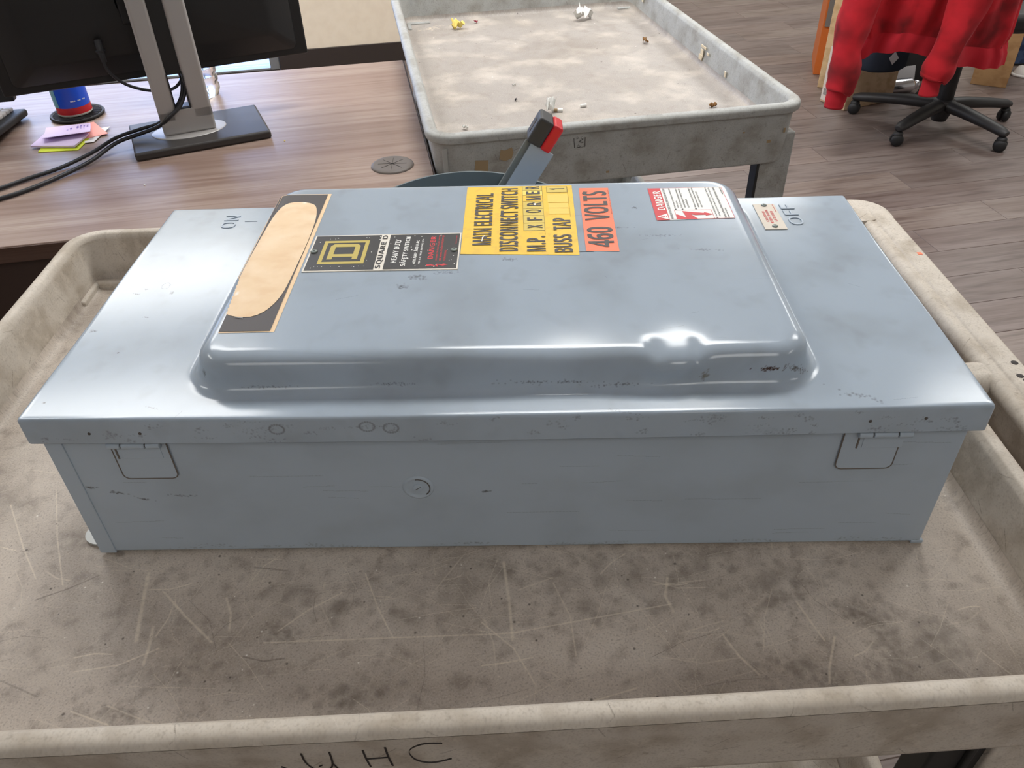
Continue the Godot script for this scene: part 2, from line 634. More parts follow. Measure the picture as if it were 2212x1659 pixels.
	mat("ceiling_tile", rgb(226, 225, 220), 0.9, {"tex": pnt, "tri": 2.0})
	mat("baseboard", rgb(56, 47, 43), 0.5)
	mat("concrete", rgb(214, 214, 210), 0.85)
	mat("white_metal", rgb(235, 235, 232), 0.4)
	mat("door_frame", rgb(150, 152, 152), 0.4, {"metal": 0.5})
	var lg := mat("lamp_glow", Color(1, 1, 1), 0.5)
	lg.emission_enabled = true
	lg.emission = Color(1.0, 0.985, 0.96)
	lg.emission_energy_multiplier = 2.0
	var pane := mat("pane", Color(1, 1, 1, 0.06), 0.03)
	pane.transparency = BaseMaterial3D.TRANSPARENCY_ALPHA
	# --- labels and print
	mat("cream_label", rgb(238, 206, 164), 0.6)
	mat("black_print", rgb(50, 47, 47), 0.5)
	mat("plate_black", rgb(40, 40, 42), 0.42)
	mat("plate_white", rgb(232, 226, 214), 0.45)
	mat("gold_print", rgb(196, 176, 84), 0.5)
	mat("white_print", rgb(238, 238, 234), 0.5)
	mat("red_print", rgb(206, 36, 48), 0.5)
	mat("lettering_grey", rgb(70, 66, 66), 0.6)
	var yl := canvas(256, 256, rgb(246, 200, 60))
	over(yl, layer(256, 256, 0.03, 61, rgb(228, 186, 66), 0.5, 0.8, 0.6, 3, true))
	mat("yellow_label", Color(1, 1, 1), 0.55, {"tex": tex(yl), "tri": 8.0})
	mat("yellow_tile", rgb(222, 196, 92), 0.5)
	mat("yellow_bright", rgb(250, 224, 110), 0.5)
	mat("yellow_worn", rgb(243, 208, 98), 0.6)
	mat("orange_label", rgb(255, 124, 84), 0.5)
	mat("pencil_line", rgb(130, 112, 60), 0.7)
	mat("pencil_edge", rgb(206, 176, 90), 0.7)
	mat("screw_metal", rgb(120, 128, 124), 0.45, {"metal": 0.6})
	mat("caution_plate", rgb(214, 204, 190), 0.5)
	var wl := canvas(256, 512, rgb(240, 211, 174))
	over(wl, layer(256, 512, 0.012, 63, rgb(250, 226, 196), 0.3, 1.0, 0.7, 4, false, 2.0))
	over(wl, layer(256, 512, 0.02, 64, rgb(228, 192, 152), 0.45, 1.0, 0.45, 4, false, 3.0))
	dab(wl, 150, 40, 14, rgb(255, 246, 236), 0.8)
	dab(wl, 60, 390, 9, rgb(255, 246, 236), 0.8)
	mat("worn_paper", Color(1, 1, 1), 0.75, {"tex": tex(wl)})
	mat("label_black", rgb(66, 60, 60), 0.55)
	mat("grip_black", rgb(58, 58, 60), 0.55)
	mat("grip_red", rgb(214, 32, 44), 0.4)
	# --- desk things
	mat("monitor_black", rgb(24, 24, 26), 0.5)
	mat("monitor_gloss", rgb(30, 27, 30), 0.3)
	mat("stand_silver", rgb(182, 179, 177), 0.42, {"metal": 0.25})
	mat("stand_base", rgb(66, 63, 62), 0.5, {"metal": 0.2})
	mat("cable_black", rgb(38, 38, 42), 0.45)
	mat("rubber_black", rgb(34, 34, 36), 0.6)
	mat("can_blue", rgb(22, 84, 214), 0.35)
	mat("can_aqua", rgb(116, 178, 196), 0.35)
	mat("can_red", rgb(206, 34, 44), 0.35)
	mat("paper_lilac", rgb(224, 204, 240), 0.75)
	mat("paper_pink", rgb(255, 178, 166), 0.75)
	mat("paper_yellow", rgb(222, 236, 60), 0.75)
	mat("paper_white", rgb(238, 236, 236), 0.75)
	mat("pen_violet", rgb(126, 104, 196), 0.7)
	mat("grommet", rgb(104, 96, 90), 0.55)
	mat("slit", rgb(30, 28, 28), 0.8)
	mat("key_glare", rgb(196, 190, 186), 0.5)  # pale tone stands for window glare on dark keys
	var bt := mat("clear_plastic", Color(1, 1, 1, 0.03), 0.04)
	bt.refraction_enabled = true
	bt.refraction_scale = 0.03
	# --- the chair corner
	mat("chair_black", rgb(44, 43, 44), 0.5)
	mat("chair_dark", rgb(28, 28, 30), 0.55)
	var ja := canvas(512, 512, rgb(255, 255, 255))
	over(ja, layer(512, 512, 0.006, 71, rgb(104, 72, 80), 0.45, 0.9, 0.85, 4, true))
	over(ja, layer(512, 512, 0.03, 72, rgb(210, 196, 196), 0.3, 1.0, 0.5, 4, true))
	mat("red_cloth", rgb(196, 26, 40), 0.9, {"tex": tex(ja), "tri": 1.3, "rim": 0.3, "bump": grt, "deep": 0.05})
	mat("red_rib", rgb(186, 26, 42), 0.9, {"rim": 0.3})
	mat("zip_dark", rgb(60, 30, 32), 0.8)
	var dn := canvas(256, 256, rgb(255, 255, 255))
	over(dn, layer(256, 256, 0.03, 75, rgb(130, 140, 160), 0.4, 0.75, 0.8, 4, true))
	mat("denim", rgb(64, 82, 116), 0.9, {"tex": tex(dn), "tri": 3.0})
	mat("navy_cloth", rgb(30, 38, 52), 0.9)
	mat("orange_board", rgb(204, 108, 44), 0.55)
	mat("grey_board", rgb(120, 118, 118), 0.5)
	var cb := canvas(256, 256, rgb(255, 255, 255))
	over(cb, layer(256, 256, 0.03, 77, rgb(216, 204, 190), 0.4, 0.75, 0.7, 4, true))
	var cbt := tex(cb)
	mat("cream_board", rgb(218, 190, 148), 0.7, {"tex": cbt, "tri": 2.0})
	mat("cardboard", rgb(172, 134, 92), 0.8, {"tex": cbt, "tri": 2.0})
	mat("cardboard_pale", rgb(214, 186, 152), 0.8, {"tex": cbt, "tri": 2.0})
	mat("box_white", rgb(226, 216, 206), 0.7)
	mat("steel", rgb(206, 206, 212), 0.2, {"metal": 1.0})
	mat("crate_black", rgb(26, 26, 28), 0.5)
	mat("sheet_grey", rgb(170, 168, 170), 0.6)
	mat("shoe_white", rgb(236, 234, 232), 0.6)
	mat("shaving_yellow", rgb(240, 216, 120), 0.7)
	mat("crumb_red", rgb(150, 40, 60), 0.7)
	mat("crumb_brown", rgb(130, 92, 48), 0.8)
	mat("crumb_dark", rgb(50, 46, 46), 0.8)
	mat("dry_paint", rgb(222, 206, 178), 0.8)

const PAINT := Color(0.65, 0.70, 0.752)

func cpx(x: float, z: float) -> Vector2:
	return Vector2((x + 0.46) / 0.92 * 2048, (z + 0.04) / 0.48 * 1024)

func tray_floor_material(called: String, worn: bool) -> StandardMaterial3D:
	# worn: the front cart, 1.1 x 0.8 m (local x -0.64..0.46, z -0.2..0.6); else the rear one
	var w := 2048 if worn else 1024
	var h := 1490 if worn else 1490
	var im := canvas(w, h, rgb(198, 186, 173) if worn else rgb(160, 153, 147))
	var k0 := 1.0 if worn else 0.45
	over(im, layer(w / 2, h / 2, 0.005, 81, rgb(132, 120, 108), 0.3, 1.0, 0.7 * k0, 5))
	over(im, layer(w / 2, h / 2, 0.01, 82, rgb(222, 212, 200), 0.4, 1.0, 0.5, 5))
	over(im, layer(w / 2, h / 2, 0.035, 83, rgb(124, 112, 102), 0.5, 1.0, 0.5 * k0, 5))
	over(im, layer(w, h, 0.2, 84, rgb(110, 100, 92), 0.5, 1.0, 0.45 * k0, 3))
	over(im, layer(w, h, 0.25, 85, rgb(236, 228, 218), 0.55, 1.0, 0.4, 2))
	if worn:
		var light := rgb(232, 220, 200)
		for q in [[0.22, 0.527, 0.05, 0.016], [0.255, 0.541, 0.045, 0.012], [0.312, 0.527, 0.02, 0.03], [0.223, 0.461, 0.04, 0.016], [0.299, 0.474, 0.035, 0.016], [-0.305, 0.51, 0.06, 0.02], [-0.148, 0.535, 0.05, 0.02], [-0.35, 0.545, 0.05, 0.016], [0.028, 0.43, 0.2, 0.05], [0.314, 0.49, 0.02, 0.03], [-0.22, 0.472, 0.02, 0.012], [-0.18, 0.44, 0.12, 0.04], [0.08, 0.402, 0.2, 0.014], [0.2, 0.41, 0.16, 0.025], [0.25, 0.44, 0.08, 0.03], [-0.57, 0.3, 0.05, 0.04], [0.36, 0.51, 0.03, 0.03], [-0.42, 0.36, 0.05, 0.02], [0.05, 0.47, 0.12, 0.02]]:
			smudge(im, fpx(q[0], q[1]), Vector2(q[2], q[3]) * 1862.0, 0.0, rgb(92, 82, 74), 0.13, 90)
		for q in [[-0.44, 0.5, 0.06, 0.05], [-0.5, 0.42, 0.05, 0.05], [0.41, 0.43, 0.03, 0.08], [0.39, 0.52, 0.05, 0.03], [0.1, 0.52, 0.08, 0.03], [-0.1, 0.5, 0.07, 0.02], [-0.32, 0.49, 0.06, 0.01], [-0.53, 0.3, 0.03, 0.06]]:
			smudge(im, fpx(q[0], q[1]), Vector2(q[2], q[3]) * 1862.0, 0.0, rgb(226, 214, 200), 0.1, 90)
		var long := [[-0.018, 0.403, -0.014, 0.45, -0.012, 0.491, 4], [-0.362, 0.399, -0.355, 0.44, -0.348, 0.477, 5], [-0.34, 0.422, -0.31, 0.452, -0.279, 0.48, 3], [-0.338, 0.46, -0.335, 0.48, -0.334, 0.501, 4], [-0.233, 0.482, -0.015, 0.483, 0.135, 0.459, 2], [0.136, 0.43, 0.13, 0.45, 0.135, 0.469, 4], [0.248, 0.462, 0.253, 0.48, 0.26, 0.504, 3], [-0.151, 0.41, -0.135, 0.45, -0.118, 0.483, 2], [-0.279, 0.431, -0.27, 0.45, -0.267, 0.469, 3], [-0.223, 0.471, -0.2, 0.45, -0.17, 0.431, 2], [-0.04, 0.514, -0.02, 0.512, 0.005, 0.508, 2], [0.173, 0.493, 0.182, 0.515, 0.195, 0.534, 3], [0.27, 0.5, 0.255, 0.53, 0.25, 0.545, 3], [-0.54, 0.3, -0.5, 0.36, -0.47, 0.4, 2], [-0.5, 0.28, -0.47, 0.35, -0.44, 0.41, 2]]
		for q in long:
			scratch(im, [fpx(q[0], q[1]), fpx(q[2], q[3]), fpx(q[4], q[5])], q[6], light, 0.55)
		for k in 420:
			var p := fpx(rng.randf_range(-0.5, 0.42), rng.randf_range(0.37, 0.59)) if k < 330 else fpx(rng.randf_range(-0.62, -0.42), rng.randf_range(-0.1, 0.5))
			var d := Vector2.from_angle(rng.randf_range(0, TAU) if k % 3 else rng.randf_range(-0.4, 0.1)) * rng.randf_range(20, 150)
			var bend := d.orthogonal() * rng.randf_range(-0.12, 0.12)
			scratch(im, [p - d * 0.5, p + bend, p + d * 0.5], 1.0 if k % 7 else 2.0, light if k % 11 else rgb(104, 94, 86), rng.randf_range(0.2, 0.6))
		for k in 110:
			var p := fpx(rng.randf_range(-0.6, 0.44), rng.randf_range(0.3, 0.59))
			dab(im, p.x, p.y, rng.randf_range(1.0, 3.2), rgb(60, 54, 50), 0.6)
		for k in 60:
			var p := fpx(rng.randf_range(-0.6, 0.44), rng.randf_range(0.3, 0.59))
			dab(im, p.x, p.y, rng.randf_range(1.0, 2.4), rgb(250, 248, 240), 0.8)
	else:
		var ppm := 1300.0
		for q in [[0.3, -1.2, 0.2, 0.1], [0.5, -1.35, 0.1, 0.06], [0.1, -1.4, 0.1, 0.03], [0.25, -0.6, 0.2, 0.03], [0.02, -1.0, 0.02, 0.3], [0.4, -0.62, 0.08, 0.02], [0.6, -1.3, 0.03, 0.2]]:
			smudge(im, Vector2((q[0] + 0.06) * 1400, (q[1] + 1.6) * ppm), Vector2(q[2], q[3]) * ppm, 0, rgb(128, 116, 106), 0.1, 80)
		for k in 90:
			dab(im, rng.randf_range(0, w), rng.randf_range(0, h), rng.randf_range(1.0, 4.0), rgb(70, 64, 62) if k % 3 else rgb(246, 242, 236), 0.7)
		for k in 60:
			var p := Vector2(rng.randf_range(0, w), rng.randf_range(0, h))
			scratch(im, [p, p + Vector2(rng.randf_range(-60, 60), rng.randf_range(-40, 40))], 1.0, rgb(150, 138, 130), 0.4)
		smudge(im, Vector2((0.05 + 0.06) * 1400, 160), Vector2(90, 30), -0.3, rgb(236, 216, 186), 0.5, 30)
	return mat(called, Color(1, 1, 1), 0.55, {"tex": tex(im)})

func fpx(x: float, z: float) -> Vector2:
	return Vector2((x + 0.64) / 1.1 * 2048, (z + 0.2) / 0.8 * 1490)

# ------------------------------------------------------------------ the room
func slab(c: Vector3, size: Vector3) -> Shape:
	var s := Shape.new()
	s.rbox(c, size, 0.002)
	return s

func room() -> void:
	var fl := Node3D.new()
	fl.name = "floor"
	add_child(fl)
	fl.rotation.y = ROOM_TURN
	struct_tag(fl, "brown grey wood-look plank floor under the carts, desk and chair", "floor")
	var fs := slab(Vector3(0.5, -0.102, 0.55), Vector3(10.2, 0.2, 8.9))
	fs.rbox(Vector3(3.43, -0.102, -6.0), Vector3(4.4, 0.2, 4.2), 0.002)
	obj("base", fs, M.floor_base, fl)
	# loose-lay planks where the picture shows the floor
	var meshes := []
	for k in 5:
		var s := Shape.new()
		var l := 0.914
		var w := 0.152
		var e := 0.0012
		var o := Vector2(k * 0.37, k * 0.21)
		var a := [Vector3(0, -0.002, 0), Vector3(l, -0.002, 0), Vector3(l, -0.002, w), Vector3(0, -0.002, w)]
		var b := [Vector3(e, 0, e), Vector3(l - e, 0, e), Vector3(l - e, 0, w - e), Vector3(e, 0, w - e)]
		s.quad(b[3], b[2], b[1], b[0], o + Vector2(0, w), o + Vector2(l, w), o + Vector2(l, 0), o)
		for q in 4:
			var q2 := (q + 1) % 4
			s.quad(a[q2], a[q], b[q], b[q2], o, o, o, o)
		meshes.append(s.mesh())
	for r in 43:
		var v := -5.6 + r * 0.1526
		var shift := fposmod(r * 0.367, 0.914)
		for c in 6:
			var u := 0.05 - shift + c * 0.9146
			if u > 3.7:
				continue
			var m := MeshInstance3D.new()
			m.name = "plank"
			m.mesh = meshes[rng.randi() % 5]
			m.material_override = M["plank_%d" % (rng.randi() % 4)]
			m.position = Vector3(u, 0, v)
			fl.add_child(m, true)
	var t := ROOM_TURN
	var wb := obj("wall_back", slab(Vector3(0, 0, 0), Vector3(0.01, 0.01, 0.01)), M.cream_wall)
	var s1 := Shape.new()
	s1.rbox(Vector3(-3.6, 1.375, 0), Vector3(2.2, 2.75, 0.12), 0.002)
	s1.rbox(Vector3(-1.52 + 0.0, 2.45, 0), Vector3(1.96, 0.6, 0.12), 0.002)
	s1.rbox(Vector3(0.305, 1.375, 0), Vector3(1.79, 2.75, 0.12), 0.002)
	wb.mesh = s1.mesh()
	wb.position = room_point(0, 0, -3.84)
	wb.rotation.y = t
	struct_tag(wb, "cream painted wall behind the desk with a dark baseboard", "wall")
	var bb := Shape.new()
	bb.rbox(Vector3(0.305, 0.05, 0.066), Vector3(1.79, 0.1, 0.012), 0.003)
	var bo := obj("baseboard_back", bb, M.baseboard)
	bo.position = wb.position
	bo.rotation.y = t
	struct_tag(bo, "dark brown baseboard along the foot of the cream wall", "baseboard")
	# glazed door with daylight behind it
	var d := Node3D.new()
	d.name = "door_1"
	add_child(d)
	d.position = wb.position
	d.rotation.y = t
	struct_tag(d, "grey framed glazed door beside the cream wall, bright daylight behind its glass", "door")
	var df := Shape.new()
	for x in [-2.47, -1.545, -0.62]:
		df.rbox(Vector3(x, 1.07, 0.0), Vector3(0.05, 2.14, 0.1), 0.004)
	df.rbox(Vector3(-1.545, 2.12, 0.0), Vector3(1.8, 0.05, 0.1), 0.004)
	obj("frame", df, M.door_frame, d)
	var sill := Shape.new()
	sill.rbox(Vector3(-1.545, 0.006, 0.0), Vector3(1.8, 0.012, 0.09), 0.003)
	obj("threshold", sill, M.door_frame, d)
	for x in [-2.0075, -1.0825]:
		var p := Shape.new()
		p.rbox(Vector3(x, 1.05, 0.0), Vector3(0.87, 2.07, 0.008), 0.001)
		obj("pane", p, M.pane, d)
	var outside := obj("ground", slab(Vector3(-3.0, -0.11, -9.0), Vector3(8.3, 0.2, 10.1)), M.concrete)
	outside.rotation.y = t
	struct_tag(outside, "pale concrete paving outside the glazed door", "paving")
	var wr := obj("wall_return", slab(Vector3(1.26, 1.375, -6.0), Vector3(0.12, 2.75, 4.2)), M.white_wall)
	wr.rotation.y = t
	struct_tag(wr, "white side wall running back from the end of the cream wall", "wall")
	var wl := obj("wall_left", slab(Vector3(-4.62, 1.375, 0.6), Vector3(0.12, 2.75, 9.0)), M.white_wall)
	wl.rotation.y = t
	struct_tag(wl, "white office wall to the left of the desk", "wall")
	var wri := obj("wall_right", slab(Vector3(5.56, 1.375, -1.5), Vector3(0.12, 2.75, 13.2)), M.white_wall)
	wri.rotation.y = t
	struct_tag(wri, "white office wall beyond the chair and boxes", "wall")
	var wf := obj("wall_front", slab(Vector3(0.5, 1.375, 5.06), Vector3(10.2, 2.75, 0.12)), M.white_wall)
	wf.rotation.y = t
	struct_tag(wf, "white office wall behind the viewer", "wall")
	var wk := obj("wall_far", slab(Vector3(3.4, 1.375, -8.06), Vector3(4.3, 2.75, 0.12)), M.white_wall)
	wk.rotation.y = t
	struct_tag(wk, "white wall at the far end of the plank floor", "wall")
	var cs := slab(Vector3(0.5, 2.86, 0.6), Vector3(10.4, 0.2, 9.0))
	cs.rbox(Vector3(3.45, 2.86, -6.0), Vector3(4.5, 0.2, 4.2), 0.002)
	var ce := obj("ceiling", cs, M.ceiling_tile)
	ce.rotation.y = t
	struct_tag(ce, "white tiled office ceiling with recessed lights", "ceiling")

# ------------------------------------------------------------------ utility carts
func bowed(p: Vector3, z1: float, bow: float) -> Vector3:
	# the long front lip sags outwards a little at its middle
	var f := smoothstep(z1 - 0.06, z1 - 0.02, p.z)
	p.z += f * (bow * maxf(0.0, 1.0 - pow((p.x + 0.05) / 0.52, 2.0)) - (0.012 * (p.x + 0.36) if bow > 0.0 else 0.0))
	return p

func tray_shell(x0: float, x1: float, z0: float, z1: float, fy: float, ry: float, by: float, rim: float, bow: float, wave := 0.0, lip := 0.012) -> Shape:
	# [inset, y, corner radius] from the floor edge up the wall, over the rolled lip and down the apron
	var prof := [[rim + 0.013, fy - 0.004, 0.024], [rim + 0.0092, fy + 0.004, 0.0245], [rim + 0.0076, fy + 0.009, 0.025], [rim + 0.0067, fy + 0.016, 0.026], [rim + 0.006, fy + 0.022, 0.026], [rim + 0.0015, ry - 0.012, 0.03], [rim + 0.0008, ry - 0.0085, 0.03],
		[rim, ry - 0.006, 0.036], [rim - 0.003, ry - 0.002, 0.038], [rim * 0.72, ry, 0.04], [rim * 0.4, ry, 0.042], [rim * 0.18, ry - 0.0015, 0.046], [0.001, ry - 0.005, 0.05], [0.0, ry - 0.008, 0.052],
		[0.0, ry - lip + 0.003, 0.052], [0.002, ry - lip + 0.0008, 0.05], [0.007, ry - lip, 0.046], [0.009, ry - lip - 0.002, 0.044], [0.0105, ry - 0.03, 0.044], [0.0155, by + 0.006, 0.04], [0.016, by + 0.002, 0.04], [0.018, by, 0.04], [0.024, by, 0.036], [0.024, by + 0.02, 0.036], [0.026, fy - 0.012, 0.036], [0.06, fy - 0.012, 0.02]]
	var rows := []
	for q in prof:
		var r := rrect(x0 + q[0], x1 - q[0], z0 + q[0], z1 - q[0], q[2], q[1], 40, 26, 10)
		for k in r.size():
			r[k] = bowed(r[k], z1, bow)
			if wave > 0.0:
				r[k] += Vector3(0, sin(r[k].x * 23.0) * 0.4 + sin(r[k].z * 31.0) * 0.5, 0) * wave
		rows.append(r)
	var s := Shape.new()
	s.grid(rows, [], true, 0)
	return s

func tray_floor(x0: float, x1: float, z0: float, z1: float, y: float, ins: float, bow: float, uv0: Vector2, uvs: Vector2) -> Shape:
	var s := Shape.new()
	var rows := []
	var uvs_rows := []
	var edge := rrect(x0 + ins, x1 - ins, z0 + ins, z1 - ins, 0.02, y, 40, 26, 10)
	for e in [[0.0, 0.0, 0.0, 0.016], [0.02, 0.0, 0.0, 0.016], [0.5, 0.0, 0.0, 0.016], [1.0, 0.0, 0.0, 0.016], [1.0, -0.005, 0.0, 0.018], [1.0, -0.011, 0.001, 0.02], [1.0, -0.0155, 0.004, 0.023], [1.0, -0.018, 0.009, 0.025], [1.0, -0.0188, 0.0145, 0.026]]:
		var f: float = e[0]
		var row := PackedVector3Array()
		var ur := PackedVector2Array()
		edge = rrect(x0 + ins + e[1], x1 - ins - e[1], z0 + ins + e[1], z1 - ins - e[1], e[3], y + e[2], 40, 26, 10)
		for p in edge:
			var q := bowed(p, z1, bow).lerp(Vector3((x0 + x1) / 2, y, (z0 + z1) / 2), 1.0 - f)
			row.append(q)
			ur.append(Vector2((q.x - uv0.x) / uvs.x, (q.z - uv0.y) / uvs.y))
		rows.append(row)
		uvs_rows.append(ur)
	s.grid(rows, uvs_rows, true, 1)
	if s.n[edge.size() * 2].y < 0:
		s = Shape.new()
		s.grid(rows, uvs_rows, true, -1)
	for k in edge.size() * 3:
		s.n[k] = Vector3.UP
	return s

func apron_z(z1: float, y: float) -> float:
	# the rear cart's front apron leans in a little towards its foot
	return z1 - (0.0105 + 0.005 * clampf((0.785 - y) / 0.084, 0.0, 1.0))

func caster(parent: Node3D, at: Vector3) -> void:
	var s := Shape.new()
	s.rbox(at + Vector3(0, 0.118, 0), Vector3(0.06, 0.006, 0.07), 0.002)
	for e in [-1.0, 1.0]:
		s.rbox(at + Vector3(e * 0.02, 0.085, 0.008), Vector3(0.004, 0.066, 0.04), 0.0015)
	var o := obj("caster", s, M.screw_metal, parent)
	var w := Shape.new()
	var xf := Transform3D(Basis(Vector3.FORWARD, PI / 2), at + Vector3(0, 0.055, 0.012))
	w.lathe([Vector2(0, -0.014), Vector2(0.048, -0.014), Vector2(0.054, -0.01), Vector2(0.055, 0.0), Vector2(0.054, 0.01), Vector2(0.048, 0.014), Vector2(0, 0.014)], 24, xf)
	obj("wheel", w, M.rubber_black, o)

func under_cart(t: Node3D, m: Material, x0: float, x1: float, z0: float, z1: float, top: float) -> void:
	# corner posts, lower shelf and casters
	for x in [x0, x1]:
		for z in [z0, z1]:
			var s := Shape.new()
			var sx := signf(x - (x0 + x1) / 2)
			var sz := signf(z - (z0 + z1) / 2)
			s.rbox(Vector3(x, (top + 0.2) / 2, z - sz * 0.0), Vector3(0.068, top - 0.2, 0.014), 0.004)
			s.rbox(Vector3(x + sx * 0.028, (top + 0.2) / 2, z - sz * 0.03), Vector3(0.012, top - 0.2, 0.06), 0.004)
			obj("leg", s, m, t)
	obj("lower_shelf", tray_shell(x0 - 0.05, x1 + 0.05, z0 - 0.03, z1 + 0.03, 0.2, 0.26, 0.14, 0.022, 0.0), m, t)
	var f := Shape.new()
	f.rbox(Vector3((x0 + x1) / 2, 0.194, (z0 + z1) / 2), Vector3(x1 - x0 + 0.03, 0.012, z1 - z0 - 0.0), 0.004)
	obj("lower_shelf_floor", f, m, t)
	for x in [x0 + 0.03, x1 - 0.03]:
		for z in [z0 + 0.05, z1 - 0.05]:
			caster(t, Vector3(x, 0.02, z) if false else Vector3(x, 0.0, z))

func stroke(s: Shape, pts: Array, w: float) -> void:
	# a pen line as a very thin raised ribbon on a wall that faces +z
	var path := smooth_path(pts, 4)
	s.tube(path, [w], 6, 0.25)

func front_cart() -> void:
	var t := thing("utility_cart", "scuffed beige plastic utility cart with deep tray carrying the steel switch box", "cart", Vector3.ZERO, deg_to_rad(2.1))
	var x0 := -0.640
	var x1 := 0.478
	var z0 := -0.190
	var z1 := 0.6105
	obj("tray", tray_shell(x0, x1, z0, z1, TRAY_Y, 0.808, 0.697, 0.020, 0.004, 0.0004, 0.0105), M.beige_plastic, t)
	obj("tray_floor", tray_floor(x0, x1, z0, z1, TRAY_Y, 0.046, 0.004, Vector2(-0.64, -0.2), Vector2(1.1, 0.8)), M.front_floor, t)
	# handle frame at the right end: a flat ledge with a round bead, a slot each side of the cross bar
	var h := Shape.new()
	var sec := PackedVector2Array()
	for q in [[0.555, 0.744], [0.557, 0.806], [0.5555, 0.8105], [0.552, 0.8125], [0.530, 0.8125], [0.5285, 0.8105], [0.5265, 0.8095]]:
		sec.append(Vector2(q[0], q[1]))
	for k in 9:
		var a := deg_to_rad(80.0 + k * 150.0 / 8.0)
		sec.append(Vector2(0.5195 + cos(a) * 0.0105, 0.8005 + sin(a) * 0.0105))
	sec.append(Vector2(0.514, 0.77))
	sec.append(Vector2(0.516, 0.744))
	var rows := []
	for z in [-0.15, -0.1, 0.0, 0.1, 0.2, 0.3, 0.4, 0.5, 0.6]:
		var row := PackedVector3Array()
		for p in sec:
			row.append(Vector3(p.x, p.y, z))
		row.append(row[0])
		rows.append(row)
	h.grid(rows, [], true, 0)
	h.rbox(Vector3(0.5, 0.776, 0.229), Vector3(0.07, 0.068, 0.046), 0.016, Basis.IDENTITY, 4)
	# rounded far and near ends of the frame
	var end_poly := PackedVector2Array([Vector2(0.44, -0.186), Vector2(0.515, -0.186)])
	for k in 7:
		var a := -PI / 2 + PI / 2 * k / 6.0
		end_poly.append(Vector2(0.515 + cos(a) * 0.041, -0.145 + sin(a) * 0.041))
	end_poly.append_array([Vector2(0.556, -0.125), Vector2(0.515, -0.118), Vector2(0.44, -0.118)])
	h.prism(end_poly, -0.811, -0.744, Transform3D(Basis(Vector3.RIGHT, Vector3(0, 0, 1), Vector3(0, -1, 0)), Vector3.ZERO))
	h.rbox(Vector3(0.5, 0.778, 0.585), Vector3(0.114, 0.066, 0.056), 0.016, Basis.IDENTITY, 4)
	obj("handle_frame", h, M.beige_plastic, t)
	var fl := Shape.new()
	fl.rbox(Vector3(0.5465, 0.8126, -0.018), Vector3(0.006, 0.0008, 0.006), 0.0003)
	obj("paint_fleck", fl, M.orange_label, t)
	for q in [[0.546, 0.223], [0.540, 0.246], [0.543, 0.254]]:
		var sc := Shape.new()
		sc.lathe([Vector2(0, 0.8131), Vector2(0.0032, 0.8131), Vector2(0.004, 0.8124)], 14, Transform3D(Basis.IDENTITY, Vector3(q[0], 0, q[1])))
		obj("rivet", sc, M.ink, t)
	# hand-written letters on the apron, seen along the bottom of the picture
	var w := Shape.new()
	var zf := 0.6105
	var strokes := [[[-0.173, 0.759], [-0.1725, 0.742], [-0.167, 0.729], [-0.158, 0.728], [-0.153, 0.738], [-0.152, 0.759]], [[-0.1525, 0.738], [-0.150, 0.728], [-0.146, 0.724]], [[-0.127, 0.759], [-0.1265, 0.744], [-0.125, 0.729]], [[-0.110, 0.762], [-0.1095, 0.745], [-0.108, 0.729]], [[-0.126, 0.744], [-0.118, 0.7445], [-0.110, 0.745]], [[-0.067, 0.764], [-0.080, 0.765], [-0.090, 0.759], [-0.093, 0.750], [-0.089, 0.738], [-0.080, 0.732], [-0.071, 0.733], [-0.062, 0.737]], [[-0.192, 0.738], [-0.188, 0.733], [-0.183, 0.728]], [[-0.164, 0.735], [-0.161, 0.737]]]
	for q in strokes:
		var pts := []
		for p in q:
			var depth := lerpf(0.0105, 0.0155, clampf((0.771 - p[1]) / 0.075, 0.0, 1.0))
			pts.append(bowed(Vector3(p[0], p[1] + 0.007, z1 - depth + 0.0004), z1, 0.004))
		stroke(w, pts, 0.0008)
	obj("handwriting", w, M.ink, t).set_meta("label", "hand-written capital letters UHC in marker on the apron")
	under_cart(t, M.beige_plastic, x0 + 0.055, x1 - 0.045, z0 + 0.045, z1 - 0.045, 0.745)
	var b := Shape.new()
	b.rbox(Vector3(0.378, 0.45, z1 - 0.06), Vector3(0.05, 0.56, 0.03), 0.003)
	b.rbox(Vector3(0.385, 0.45, z1 - 0.043), Vector3(0.006, 0.56, 0.006), 0.002)
	obj("leg_brace", b, M.black_metal, t)

